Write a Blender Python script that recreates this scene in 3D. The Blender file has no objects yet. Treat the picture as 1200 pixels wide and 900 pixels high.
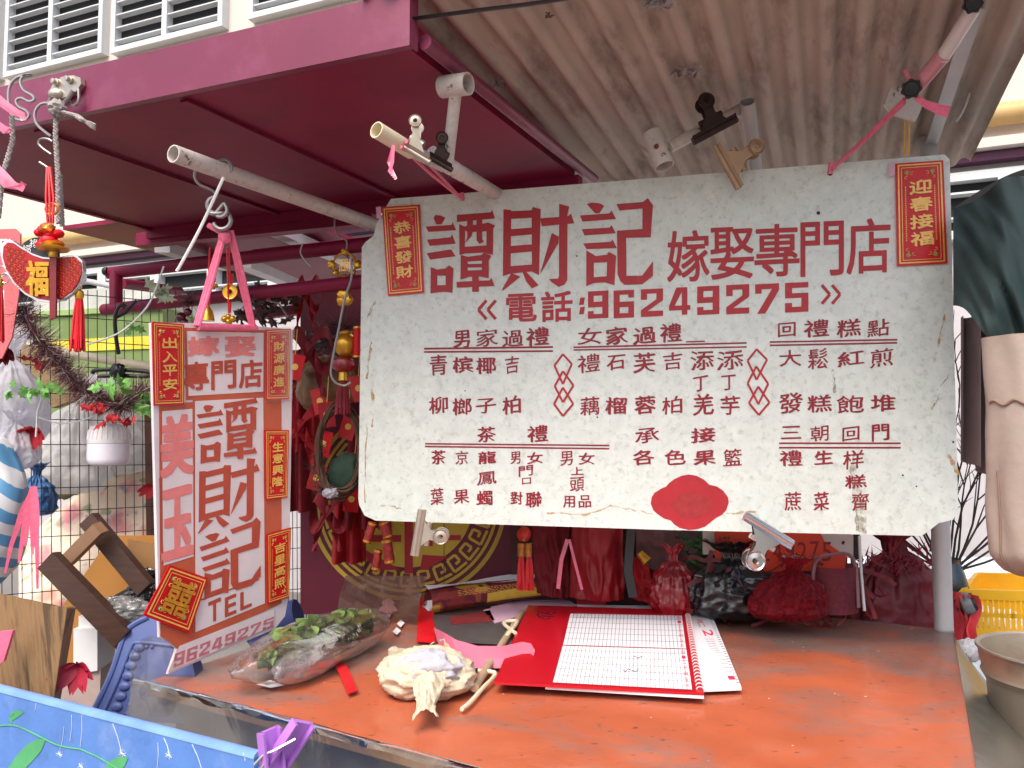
import bpy, math, random
from mathutils import Vector as V, noise, Matrix
R = math.radians
rnd = random.Random(7)
SC = bpy.context.scene
COL = SC.collection

# ------------------------------------------------------------------ camera, sky, sun, exposure
CAMZ, PITCH, F = 1.5, R(3.5), 924.0
cd = bpy.data.cameras.new('camera'); cam = bpy.data.objects.new('camera', cd); COL.objects.link(cam)
cam.location = (0, 0, CAMZ); cam.rotation_euler = (R(90) + PITCH, 0, 0)
cd.sensor_width = 36; cd.lens = F / 1200 * 36; cd.clip_start = .02; cd.clip_end = 400
SC.camera = cam
SUN_EL, SUN_AZ = R(54), R(202)          # azimuth measured clockwise from +Y: the sun stands behind the camera, to its left
w = bpy.data.worlds.new('World'); SC.world = w; w.use_nodes = True
nt = w.node_tree; bg = nt.nodes['Background']
sky = nt.nodes.new('ShaderNodeTexSky'); sky.sky_type = 'NISHITA'; sky.sun_disc = False
sky.sun_elevation = SUN_EL; sky.sun_rotation = SUN_AZ; sky.air_density = 1.0; sky.dust_density = 5.0; sky.ozone_density = 1.0
nt.links.new(sky.outputs[0], bg.inputs[0]); bg.inputs[1].default_value = 0.15
sl = bpy.data.lights.new('sun', 'SUN'); sl.energy = 1.2; sl.angle = R(30); sl.color = (1, .95, .88)
so = bpy.data.objects.new('sun', sl); COL.objects.link(so)
sd = V((math.sin(SUN_AZ) * math.cos(SUN_EL), math.cos(SUN_AZ) * math.cos(SUN_EL), math.sin(SUN_EL)))
so.rotation_euler = sd.to_track_quat('Z', 'Y').to_euler()
SC.view_settings.view_transform = 'Standard'; SC.view_settings.look = 'None'
SC.view_settings.exposure = 0.84; SC.view_settings.gamma = 1
SC.cycles.use_denoising = True
SC.cycles.max_bounces = 8; SC.cycles.transparent_max_bounces = 24; SC.cycles.caustics_reflective = False; SC.cycles.caustics_refractive = False

# ------------------------------------------------------------------ geometry helpers
CO = V((0, 0, CAMZ))
def ray(px, py):
    x = (px - 600) / F; y = (450 - py) / F
    return V((x, math.cos(PITCH) - y * math.sin(PITCH), math.sin(PITCH) + y * math.cos(PITCH)))
def W(px, py, Y):
    d = ray(px, py); return CO + d * (Y / d.y)
def onz(px, py, z):
    d = ray(px, py); return CO + d * ((z - CAMZ) / d.z)
class Plane:
    def __init__(s, a, b, c):                       # three points; the face looks towards the camera
        s.o = a; s.n = (b - a).cross(c - a).normalized()
        if s.n.dot(CO - a) < 0: s.n = -s.n
        s.r = V((0, 0, 1)).cross(s.n).normalized()  # to the right as the viewer sees it
        s.u = s.n.cross(s.r)
    def hit(s, px, py, off=0.0):
        d = ray(px, py); o = s.o + s.n * off
        return CO + d * ((o - CO).dot(s.n) / d.dot(s.n))
def px(m, Y): return m * Y / F                       # length of m photo pixels at distance Y
TZ = .85

class MB:
    def __init__(s): s.v = []; s.f = []; s.sm = []
    def add(s, vs, fs, smooth=False):
        k = len(s.v); s.v += [V(p) for p in vs]
        s.f += [tuple(i + k for i in f) for f in fs]; s.sm += [smooth] * len(fs)
        return s
    def poly(s, pts, smooth=False): return s.add(pts, [tuple(range(len(pts)))], smooth)
    def prism(s, pts, ext):
        ext = V(ext); n = len(pts); a = list(pts); b = [p + ext for p in pts]
        return s.add(a + b, [tuple(range(n)), tuple(range(2 * n - 1, n - 1, -1))] + [(i, i + n, (i + 1) % n + n, (i + 1) % n) for i in range(n)])
    def box(s, c, ax, ay, az):                      # half axes
        c = V(c); ax = V(ax); ay = V(ay); az = V(az)
        vs = [c + ax * i + ay * j + az * k for i in (-1, 1) for j in (-1, 1) for k in (-1, 1)]
        return s.add(vs, [(0, 1, 3, 2), (4, 6, 7, 5), (0, 4, 5, 1), (2, 3, 7, 6), (0, 2, 6, 4), (1, 5, 7, 3)])
    def bar(s, a, b, wdt, thk, up=(0, 0, 1)):
        a = V(a); b = V(b); d = (b - a).normalized(); r = d.cross(V(up))
        if r.length < 1e-3: r = d.cross(V((1, 0, 0)))
        r.normalize(); u = r.cross(d)
        return s.box((a + b) / 2, (b - a) / 2, r * wdt / 2, u * thk / 2)
    def tube(s, pts, r, n=8, closed=False, cap=True, flat=1.0):
        pts = [V(p) for p in pts]
        if 4 <= len(pts) <= 24 and not closed and not (callable(r) and n == 5) and n > 4:   # smooth the bends
            P = [pts[0]] + pts + [pts[-1]]; q = []
            for i in range(1, len(P) - 2):
                a, b, c, d = P[i - 1:i + 3]
                for k in range(4):
                    t = k / 4; q.append(.5 * (2 * b + (c - a) * t + (2 * a - 5 * b + 4 * c - d) * t * t + (3 * b - a - 3 * c + d) * t ** 3))
            pts = q + [pts[-1]]
        m = len(pts); rings = []; pr = None
        for i, p in enumerate(pts):
            if closed: t = pts[(i + 1) % m] - pts[i - 1]
            else: t = pts[min(i + 1, m - 1)] - pts[max(i - 1, 0)]
            t.normalize()
            if pr is None:
                pr = t.cross(V((0, 0, 1)))
                if pr.length < .05: pr = t.cross(V((1, 0, 0)))
            pr = (pr - t * pr.dot(t)).normalized(); q = t.cross(pr)
            rr = r(i / (m - 1)) if callable(r) else r
            rings.append([p + pr * math.cos(2 * math.pi * k / n) * rr + q * math.sin(2 * math.pi * k / n) * rr * flat for k in range(n)])
        vs = [x for g in rings for x in g]; fs = []
        for i in range(m if closed else m - 1):
            j = (i + 1) % m
            fs += [(i * n + k, i * n + (k + 1) % n, j * n + (k + 1) % n, j * n + k) for k in range(n)]
        s.add(vs, fs, True)
        if cap and not closed:
            s.add(rings[0], [tuple(range(n - 1, -1, -1))]); s.add(rings[-1], [tuple(range(n))])
        return s
    def pipe(s, a, b, r, wall=.15, n=20):            # an open pipe with a visible wall at end a
        a = V(a); b = V(b); L = (b - a).length
        return s.lathe(a, b - a, [(r * (1 - wall), min(L * .9, r * 6)), (r * (1 - wall), 0), (r, 0), (r, L), (r * (1 - wall), L), (r * (1 - wall), L - min(L * .05, r))], n)
    def lathe(s, o, ax, prof, n=20, smooth=True, ref=None):
        o = V(o); ax = V(ax).normalized(); p = ax.cross(V(ref) if ref else V((.3, .2, 1)))
        if p.length < .05: p = ax.cross(V((1, 0, 0)))
        p.normalize(); q = ax.cross(p)
        vs = [o + ax * h + (p * math.cos(2 * math.pi * k / n) + q * math.sin(2 * math.pi * k / n)) * max(r, 1e-5) for r, h in prof for k in range(n)]
        fs = [(i * n + k, i * n + (k + 1) % n, (i + 1) * n + (k + 1) % n, (i + 1) * n + k) for i in range(len(prof) - 1) for k in range(n)]
        return s.add(vs, fs, smooth)
    def grid(s, fn, nu, nv, smooth=True):
        vs = [fn(i / nu, j / nv) for j in range(nv + 1) for i in range(nu + 1)]
        fs = [(j * (nu + 1) + i, j * (nu + 1) + i + 1, (j + 1) * (nu + 1) + i + 1, (j + 1) * (nu + 1) + i) for j in range(nv) for i in range(nu)]
        return s.add(vs, fs, smooth)
    def blob(s, c, ax, ay, az, amp=0.0, fr=3.0, nu=32, nv=20, seed=0, ridge=False, smooth=True):
        c = V(c); ax = V(ax); ay = V(ay); az = V(az)
        def fn(u, v):
            th = u * 2 * math.pi; ph = (v - .5) * math.pi * .9999
            d = V((math.cos(ph) * math.cos(th), math.cos(ph) * math.sin(th), math.sin(ph)))
            k = 1.0
            if amp:
                q = d * fr + V((seed * 3.7, seed * 1.3, seed * 7.1))
                nz = noise.noise(q) + .5 * noise.noise(q * 2.1) + .3 * noise.noise(q * 4.3)
                if ridge: nz = 1 - 2.2 * abs(noise.noise(q)) - .9 * abs(noise.noise(q * 2.3)) - .35 * abs(noise.noise(q * 5.1))
                k += amp * nz
            return c + (ax * d.x + ay * d.y + az * d.z) * k
        return s.grid(fn, nu, nv, smooth)
    def build(s, name, mat, parent=None, ang=38, origin=None):
        if parent is None:
            if origin is None:
                lo = [min(p[i] for p in s.v) for i in range(3)]; hi = [max(p[i] for p in s.v) for i in range(3)]
                origin = V(((lo[0] + hi[0]) / 2, (lo[1] + hi[1]) / 2, lo[2]))
            wo = V(origin)
        else:
            wo = V(parent.get('_o'))
        me = bpy.data.meshes.new(name); me.from_pydata([p - wo for p in s.v], [], s.f); me.update()
        me.materials.append(mat)
        me.polygons.foreach_set('use_smooth', s.sm)
        if any(s.sm): me.set_sharp_from_angle(angle=R(ang))
        o = bpy.data.objects.new(name, me); COL.objects.link(o); o['_o'] = wo
        if parent is not None: o.parent = parent
        else: o.location = wo
        return o
def thing(name, label, cat, at, group=None, kind=None):
    o = bpy.data.objects.new(name, None); COL.objects.link(o); o.location = at; o['_o'] = V(at); o.empty_display_size = .05
    return tag(o, label, cat, group, kind)
def tag(o, label=None, cat=None, group=None, kind=None):
    if label: o['label'] = label
    if cat: o['category'] = cat
    if group: o['group'] = group
    if kind: o['kind'] = kind
    return o
def one(name, mb, mat, label, cat, group=None, kind=None, ang=38): return tag(mb.build(name, mat, ang=ang), label, cat, group, kind)
def struct(name, mb, mat): o = mb.build(name, mat); o['kind'] = 'structure'; return o

# ------------------------------------------------------------------ materials
def lin(c): return tuple(((x / 255) / 12.92 if x / 255 <= .04045 else ((x / 255 + .055) / 1.055) ** 2.4) for x in c) + (1,)
MC = {}
def mat(key, col, rough=.5, metal=0., var=.18, scale=9., bump=0., bs=60., coat=0., dirt=None, stretch=None, sheen=0., spec=.5, sub=0., dscale=4., dirt2=None):
    if key in MC: return MC[key]
    m = bpy.data.materials.new(key); m.use_nodes = True; n = m.node_tree.nodes; l = m.node_tree.links
    b = n['Principled BSDF']; b.inputs['Roughness'].default_value = rough; b.inputs['Metallic'].default_value = metal
    b.inputs['Coat Weight'].default_value = coat; b.inputs['Coat Roughness'].default_value = .08; b.inputs['Specular IOR Level'].default_value = spec
    tc = n.new('ShaderNodeTexCoord'); mp = n.new('ShaderNodeMapping'); l.new(tc.outputs['Object'], mp.inputs[0])
    if stretch:                                     # turn the grain first, then stretch along it
        mp.inputs['Rotation'].default_value = stretch[0]; m1_ = mp; mp = n.new('ShaderNodeMapping'); l.new(m1_.outputs[0], mp.inputs[0]); mp.inputs['Scale'].default_value = stretch[1]
    def nz(sc, det=5, ro=.6):
        t = n.new('ShaderNodeTexNoise'); t.inputs['Scale'].default_value = sc; t.inputs['Detail'].default_value = det; t.inputs['Roughness'].default_value = ro
        l.new(mp.outputs[0], t.inputs['Vector']); return t
    def ramp(src, p0, p1, c0, c1):
        r = n.new('ShaderNodeValToRGB'); r.color_ramp.elements[0].position = p0; r.color_ramp.elements[1].position = p1
        r.color_ramp.elements[0].color = c0; r.color_ramp.elements[1].color = c1; l.new(src, r.inputs[0]); return r
    c = lin(col); t = nz(scale)
    r = ramp(t.outputs[0], .3, .7, tuple(x * (1 - var) for x in c[:3]) + (1,), tuple(min(1, x * (1 + var * .8)) for x in c[:3]) + (1,))
    out = r.outputs[0]
    for k, dd in enumerate((dirt, dirt2)):
        if dd:
            dc, lo, hi, amt = dd; t2 = nz(dscale * (1 + 1.7 * k), 8, .68)
            f = ramp(t2.outputs[0], lo, hi, (0, 0, 0, 1), (amt, amt, amt, 1))
            mx = n.new('ShaderNodeMix'); mx.data_type = 'RGBA'; l.new(f.outputs[0], mx.inputs[0]); l.new(out, mx.inputs[6]); mx.inputs[7].default_value = lin(dc); out = mx.outputs[2]
    l.new(out, b.inputs['Base Color'])
    if bump:
        t3 = nz(bs, 6); bp = n.new('ShaderNodeBump'); bp.inputs['Strength'].default_value = bump; bp.inputs['Distance'].default_value = .01
        l.new(t3.outputs[0], bp.inputs['Height']); l.new(bp.outputs[0], b.inputs['Normal'])
        if coat: l.new(bp.outputs[0], b.inputs['Coat Normal'])
    MC[key] = m; return m
def film(key, tint, opac=.12, rough=.12, bump=.4, bs=14., gl=.5, dcol=(235, 235, 235)):
    if key in MC: return MC[key]
    m = bpy.data.materials.new(key); m.use_nodes = True; n = m.node_tree.nodes; l = m.node_tree.links
    n.remove(n['Principled BSDF']); out = n['Material Output']
    tr = n.new('ShaderNodeBsdfTransparent'); tr.inputs[0].default_value = lin(tint)
    g = n.new('ShaderNodeBsdfGlossy'); g.inputs['Roughness'].default_value = rough
    d = n.new('ShaderNodeBsdfTranslucent'); d2 = n.new('ShaderNodeBsdfDiffuse'); d.inputs[0].default_value = d2.inputs[0].default_value = lin(dcol)
    tc = n.new('ShaderNodeTexCoord'); t = n.new('ShaderNodeTexNoise'); t.inputs['Scale'].default_value = bs; t.inputs['Detail'].default_value = 4; t.inputs['Distortion'].default_value = 1.2
    l.new(tc.outputs['Object'], t.inputs['Vector'])
    bp = n.new('ShaderNodeBump'); bp.inputs['Strength'].default_value = bump; bp.inputs['Distance'].default_value = .006; l.new(t.outputs[0], bp.inputs['Height'])
    for x in (g, d2, d): l.new(bp.outputs[0], x.inputs['Normal'])
    md = n.new('ShaderNodeMixShader'); l.new(d.outputs[0], md.inputs[1]); l.new(d2.outputs[0], md.inputs[2])
    rp = n.new('ShaderNodeMapRange'); rp.inputs['From Min'].default_value = .35; rp.inputs['From Max'].default_value = .7; rp.inputs['To Min'].default_value = opac * .6; rp.inputs['To Max'].default_value = min(1, opac * 1.7)
    l.new(t.outputs[0], rp.inputs['Value'])
    m1 = n.new('ShaderNodeMixShader'); l.new(rp.outputs[0], m1.inputs[0]); l.new(tr.outputs[0], m1.inputs[1]); l.new(md.outputs[0], m1.inputs[2])
    fr = n.new('ShaderNodeFresnel'); fr.inputs[0].default_value = 1.45; l.new(bp.outputs[0], fr.inputs['Normal'])
    mm = n.new('ShaderNodeMath'); mm.operation = 'MULTIPLY'; mm.inputs[1].default_value = gl * 2; mm.use_clamp = True; l.new(fr.outputs[0], mm.inputs[0])
    m2 = n.new('ShaderNodeMixShader'); l.new(mm.outputs[0], m2.inputs[0]); l.new(m1.outputs[0], m2.inputs[1]); l.new(g.outputs[0], m2.inputs[2])
    l.new(m2.outputs[0], out.inputs[0]); MC[key] = m; return m

RUST = (92, 58, 40)
BOARD = mat('sign board paint', (217, 227, 221), .55, var=.09, scale=26, dirt=((150, 156, 146), .52, .72, .55), dscale=55, dirt2=((196, 176, 132), .6, .8, .35))
RED = mat('sign red paint', (172, 30, 42), .5, var=.12, scale=20, dirt=((196, 92, 92), .6, .75, .45), dscale=40)
CRIM = mat('sign crimson brush paint', (142, 16, 40), .5, var=.28, scale=90, dirt=((178, 70, 84), .58, .72, .5), dscale=60)
def stain(key, col, amt, sc):
    m_ = bpy.data.materials.new(key); m_.use_nodes = True; n = m_.node_tree.nodes; l = m_.node_tree.links; b = n['Principled BSDF']; b.inputs['Roughness'].default_value = .7; b.inputs['Base Color'].default_value = lin(col)
    tc = n.new('ShaderNodeTexCoord'); t = n.new('ShaderNodeTexNoise'); t.inputs['Scale'].default_value = sc; t.inputs['Detail'].default_value = 6; l.new(tc.outputs['Object'], t.inputs['Vector'])
    r = n.new('ShaderNodeMapRange'); r.inputs['From Min'].default_value = .36; r.inputs['From Max'].default_value = .66; r.inputs['To Max'].default_value = amt; l.new(t.outputs[0], r.inputs['Value']); l.new(r.outputs[0], b.inputs['Alpha']); return m_
MAROON = mat('burgundy paint', (132, 26, 62), .5, var=.14, scale=3, spec=.25, dirt=((86, 14, 38), .52, .72, .6), dirt2=((148, 58, 86), .66, .76, .3))
FASC = mat('burgundy fascia paint', (122, 38, 70), .4, var=.1, scale=4, coat=.1, dirt=((146, 84, 108), .5, .72, .45), dirt2=((96, 26, 50), .58, .7, .5))
CORR = mat('dirty corrugated iron', (182, 164, 150), .65, .05, var=.14, scale=5, stretch=((0, 0, R(23)), (3, .7, 1)), dirt=((104, 82, 70), .5, .68, .75), dscale=3.2, dirt2=((96, 66, 50), .6, .74, .55), bump=.12, bs=50)
WPIPE = mat('white chipped pipe paint', (206, 198, 192), .45, var=.1, dirt=(RUST, .6, .64, .95), dscale=22, dirt2=((150, 138, 130), .5, .7, .5))
GREYPIPE = mat('grey pipe', (188, 186, 188), .4, .1, var=.08)
CREAM = mat('cream plastic', (226, 214, 184), .45, var=.06)
STEEL = mat('bright steel', (205, 205, 205), .22, 1., var=.08)
NICK = mat('tarnished nickel', (190, 180, 166), .36, .75, var=.15, scale=20)
BEIGEC = mat('beige clip', (168, 140, 112), .45, .45, var=.12, scale=20)
RUSTY = mat('rusted black steel', (58, 44, 40), .6, .5, var=.3, scale=30)
BLACK = mat('black plastic', (24, 24, 28), .4, var=.2)
PINK = mat('pink plastic raffia', (232, 108, 140), .35, var=.18, scale=60, coat=.2)
PINKP = mat('pink paper', (214, 108, 134), .6, var=.06, scale=5)
ROSE = mat('pale pink paper', (222, 178, 200), .7, var=.08)
GOLD = mat('gold foil', (214, 160, 58), .3, .75, var=.2, scale=40)
GOLDP = mat('gold print', (240, 192, 92), .35, .15, var=.16, scale=80)
REDF = mat('red foil card', (208, 8, 28), .45, .0, var=.15, scale=14, spec=.3)
REDC = mat('red cloth', (168, 22, 34), .75, var=.3, scale=8, bump=.3, bs=30)
REDD = mat('dark red fabric', (126, 20, 34), .7, var=.35, scale=7, bump=.3, bs=30)
REDB = mat('bright red satin', (206, 26, 36), .4, var=.2, scale=40)
GREENL = mat('fresh green leaf', (116, 178, 84), .5, var=.3, scale=20)
GREEND = mat('dark green leaf', (58, 96, 52), .5, var=.4, scale=25)
GREENG = mat('grey green leaf', (132, 158, 88), .55, var=.3, scale=25)
ROPE = mat('grey rope', (158, 150, 146), .85, var=.2, scale=80)
WIRE = mat('grey wire', (150, 146, 146), .35, .7, var=.1)
WHITE = mat('white paint', (228, 228, 228), .5, var=.04)
PAPER = mat('white paper', (232, 230, 236), .7, var=.03)
INK = mat('black ink', (34, 30, 36), .6)
INKG = mat('grey ruled ink', (140, 138, 150), .7)
INKR = mat('red ink', (222, 44, 84), .6)
INKT = mat('teal ink', (70, 130, 140), .6)
WOODD = mat('dark brown wood', (66, 42, 32), .5, var=.35, scale=6, stretch=((0, 0, 0), (2, 2, 14)))
WOODL = mat('light brown wood', (146, 112, 86), .6, var=.25, scale=8)
PLY = mat('amber plywood', (176, 122, 58), .45, var=.12, scale=4)
CONC = mat('concrete paving', (120, 116, 112), .85, var=.12, scale=2, dirt=((110, 104, 98), .5, .75, .5), bump=.3, bs=30)
WALLM = mat('cream rendered wall', (214, 203, 194), .85, var=.04, scale=.6, bump=.1, bs=40)
WALLB = mat('blue grey wall tiles', (186, 182, 184), .7, var=.06)
LOUV = mat('white louvre', (206, 210, 212), .5, var=.04)
DARKIN = mat('dark interior', (26, 28, 32), .8, var=.5, scale=1.5)
GASP = mat('ochre gas pipe', (196, 164, 108), .5, var=.1)
BANDP = mat('purple band paint', (96, 52, 80), .6, var=.08)
SILV = mat('silver trim', (214, 214, 218), .25, .8)
TINS = mat('maroon tinsel', (112, 70, 74), .4, .1, var=.4, scale=90)
TINSP = mat('pale tinsel', (206, 190, 188), .4, .1, var=.3, scale=90)
TWIG = mat('vine twig', (92, 66, 50), .8, var=.4, scale=40)
BRAN = mat('bare branch bark', (52, 44, 44), .8, var=.3, scale=30)
DIRTY = mat('tape residue', (196, 168, 110), .7, var=.25, scale=60)
DIRTB = mat('brown drip stain', (128, 112, 84), .8, var=.3, scale=60)

# ------------------------------------------------------------------ lettering
GC = {}
def glyph(ch, wt=0.0):
    k = (ch, wt)
    if k in GC: return GC[k]
    cu = bpy.data.curves.new('lettering', 'FONT'); cu.body = ch; cu.offset = wt; cu.resolution_u = 3
    o = bpy.data.objects.new('lettering', cu); COL.objects.link(o)
    dg = bpy.context.evaluated_depsgraph_get(); dg.update()
    me = bpy.data.meshes.new_from_object(o.evaluated_get(dg))
    vs = [(v.co.x, v.co.y) for v in me.vertices]; fs = [tuple(p.vertices) for p in me.polygons]
    bpy.data.objects.remove(o); bpy.data.curves.remove(cu); bpy.data.meshes.remove(me)
    x0 = min(p[0] for p in vs); x1 = max(p[0] for p in vs); y0 = min(p[1] for p in vs); y1 = max(p[1] for p in vs)
    g = ([((x - x0) / (x1 - x0), (y - y0) / max(1e-6, y1 - y0)) for x, y in vs], fs); GC[k] = g; return g
def write(mb, hit, ch, x0, y0, x1, y1, slope=0., wt=0., off=.0012, shear=0., brush=0., rot=0, sd=None):
    if wt > .008 and not brush:
        e = wt * (x1 - x0) * .62
        for i, (a, b) in enumerate(((-e, -e), (e, -e), (-e, e), (e, e)) + (((0, 0), (-e, 0), (e, 0), (0, e), (0, -e)) if wt > .06 else ())): write(mb, hit, ch, x0 + e + a, y0 + e + b, x1 - e + a, y1 - e + b, slope, 0., off + i * .00007, shear, 0, rot)
        return
    if wt > .001 and brush:
        e = wt * (x1 - x0) * .6; sd = rnd.random() * 50
        for i, (a, b) in enumerate(((-e, -e * .5), (e, e * .5))): write(mb, hit, ch, x0 + e + a, y0 + e + b, x1 - e + a, y1 - e + b, slope, 0., off + i * .00009, shear, brush, rot, sd)
        return
    vs, fs = glyph(ch, 0.); xc = (x0 + x1) / 2; wd = x1 - x0; ht = y1 - y0; sd = rnd.random() * 50 if sd is None else sd; out = []
    for s_, t in vs:
        if rot == 90: s_, t = t, 1 - s_
        if brush:
            q = V((s_ * 3.2, t * 3.2, sd)); s_ += brush * noise.noise(q) + .4 * brush * noise.noise(q * 3); t += brush * noise.noise(q + V((9, 4, 2)))
        X = x0 + s_ * wd; Y = y1 - t * ht - shear * (X - xc) + slope * (X - xc)
        out.append(hit(X, Y, off))
    mb.add(out, fs)
STK = {}
STK['譚'] = ((52, 95, 542, 686), [
 [(108,150),(122,130),(160,135),(192,150),(165,195),(128,198)], [(52,212),(235,200),(242,180),(268,238),(72,250)], [(62,305),(228,288),(238,265),(264,333),(82,348)], [(60,400),(232,373),(264,422),(84,445)],
 [(88,498),(135,515),(134,672),(86,684)], [(192,507),(218,485),(248,508),(240,680),(194,670)], [(88,505),(135,515),(205,505),(240,500),(240,560),(88,556)], [(88,628),(242,622),(240,676),(185,672),(135,675),(86,684)],
 [(272,130),(510,112),(520,95),(540,155),(272,180)], [(288,195),(330,215),(328,400),(290,412)], [(482,190),(490,182),(542,206),(528,225),(526,410),(480,385)],
 [(345,165),(385,165),(385,245),(375,280),(328,330),(345,290)], [(288,200),(330,212),(345,205),(410,200),(490,185),(525,222),(525,243),(452,246),(385,250),(345,250)], [(410,165),(450,165),(450,300),(462,318),(432,335),(412,310)],
 [(325,355),(482,345),(528,412),(460,395),(330,402),(290,412)],
 [(300,412),(350,425),(445,412),(465,395),(515,418),(498,448),(350,458)], [(300,412),(348,425),(348,570),(297,585)], [(448,412),(515,418),(496,445),(496,575),(448,560)], [(345,476),(450,474),(450,499),(345,500)],
 [(348,522),(450,518),(496,575),(420,562),(348,567),(297,585)], [(270,602),(505,590),(515,572),(536,630),(272,642)], [(380,560),(425,560),(426,670),(380,672)]])
STK['財'] = ((590, 52, 1098, 665), [
 [(600,90),(655,98),(650,545),(596,560)], [(798,95),(808,75),(862,90),(850,555),(800,530)], [(600,90),(655,105),(800,98),(862,90),(855,148),(645,160)], [(645,232),(800,220),(800,268),(645,282)], [(645,350),(800,338),(800,388),(645,402)],
 [(645,492),(800,480),(850,555),(800,528),(650,545),(596,560)], [(655,540),(720,565),(595,665),(590,655)], [(735,535),(760,530),(848,625),(800,648),(760,600)],
 [(858,155),(1055,140),(1075,120),(1098,190),(870,210)], [(992,52),(1062,72),(1050,130),(1048,590),(1030,620),(988,638),(940,605),(920,582),(985,578),(990,560)], [(940,258),(990,285),(985,330),(860,545),(862,530)]])
STK['記'] = ((118, 42, 634, 662), [
 [(165,85),(200,75),(260,80),(288,98),(255,148),(225,150)], [(118,165),(325,150),(340,130),(372,190),(135,208)], [(130,262),(325,250),(340,232),(370,290),(150,305)], [(140,362),(335,350),(345,332),(378,395),(165,402)],
 [(162,412),(215,440),(215,640),(162,662)], [(162,415),(230,450),(310,440),(320,420),(372,448),(362,490),(215,498)], [(310,430),(372,448),(360,655),(305,635)], [(215,600),(310,592),(360,655),(290,635),(215,640),(162,660)],
 [(375,85),(560,70),(595,42),(632,95),(620,110),(395,130)], [(558,72),(630,100),(615,318),(556,320)], [(378,272),(556,260),(615,318),(440,322),(378,320)], [(378,272),(442,310),(444,590),(450,650),(430,652),(400,625),(382,580)],
 [(444,590),(555,588),(632,485),(630,590),(555,648),(440,652),(410,630)]])
def rc(a, b, c, d): return [(a, b), (c, b), (c, d), (a, d)]
U = (0, 0, 1, 1)
STK['9'] = (U, [rc(0,0,1,.17), rc(0,.17,.28,.39), rc(.7,.17,1,1), rc(0,.39,.7,.585), rc(0,.84,.7,1), rc(0,.725,.28,.84)])
STK['6'] = (U, [rc(0,.83,1,1), rc(.72,.61,1,.83), rc(0,0,.3,.83), rc(.3,.415,1,.61), rc(.3,0,1,.16), rc(.72,.16,1,.275)])
STK['2'] = (U, [rc(0,0,1,.17), rc(0,.17,.28,.38), rc(.7,.17,1,.38), [(.7,.38),(1,.38),(1,.43),(.3,.8),(0,.8),(0,.76)], rc(0,.8,1,1)])
STK['4'] = (U, [rc(.6,0,.86,1), rc(0,.66,.6,.83), rc(.86,.66,1,.83), [(.34,0),(.6,0),(.6,.16),(.26,.66),(0,.66)]])
STK['7'] = (U, [rc(0,0,1,.18), rc(0,.18,.27,.32), [(.7,.18),(1,.18),(1,.23),(.42,1),(.08,1)]])
STK['5'] = (U, [rc(0,0,1,.18), rc(0,.18,.3,.52), rc(.3,.36,1,.52), rc(.7,.52,1,.82), rc(0,.82,1,1), rc(0,.68,.3,.82)])
def stk(mb, hit, ch, x0, y0, x1, y1, slope=0., off=.0012):
    (a, b, c, d), ps = STK[ch]; xc = (x0 + x1) / 2
    for k, p in enumerate(ps):
        q = []
        for x, y in p:
            X = x0 + (x - a) / (c - a) * (x1 - x0); q.append(hit(X, y0 + (y - b) / (d - b) * (y1 - y0) + slope * (X - xc), off + k * .00009))
        mb.poly(q)
def line(mb, hit, a, b, th, off=.0012):
    d = V((b[0] - a[0], b[1] - a[1])); d.normalize(); n = V((-d.y, d.x)) * th / 2
    mb.poly([hit(a[0] + n.x, a[1] + n.y, off), hit(b[0] + n.x, b[1] + n.y, off), hit(b[0] - n.x, b[1] - n.y, off), hit(a[0] - n.x, a[1] - n.y, off)])

# ------------------------------------------------------------------ ground and the building behind
struct('ground', MB().poly([V((-80, -60, 0)), V((80, -60, 0)), V((80, 120, 0)), V((-80, 120, 0))]), CONC)
fa = V((-4.4, 8.47, 0)); fd = V((.924, -.383, 0)).normalized(); fn_ = V((-fd.y * -1, 0, 0))
FP = Plane(fa, fa + fd, fa + V((0, 0, 1)))
bl = thing('apartment_building', 'cream building with white louvred windows, an ochre gas pipe and a purple band', 'building', fa)
def fpt(s, z, off=0): return fa + fd * s + V((0, 0, z)) + FP.n * off
def fs(p): return (p - fa).dot(fd), p.z
def frect(mb, s0, z0, s1, z1, o0, o1):
    return mb.box((fpt(s0, z0, o0) + fpt(s1, z1, o1)) / 2, fd * (s1 - s0) / 2, FP.n * (o1 - o0) / 2, V((0, 0, (z1 - z0) / 2)))
zb = FP.hit(120, 277).z; 
wl = MB(); frect(wl, -14, zb - .2, 14, 14, -.4, 0); wl.build('wall', WALLM, bl)
w2 = MB(); frect(w2, -14, 0, 14, zb - .2, -.4, -.03); w2.build('lower_wall', WALLB, bl)
gp = MB(); gp.tube([fpt(-14, zb + .0, .09), fpt(14, zb + .0, .09)], .075, 12); gp.build('gas_pipe', GASP, bl)
bp_ = MB(); frect(bp_, -14, zb - .30, 14, zb - .245, -.02, .08); bp_.build('purple_band', BANDP, bl)
ls = MB(); frect(ls, -14, zb - .235, 14, zb - .17, -.02, .16); ls.build('ledge', WALLM, bl)
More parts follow.
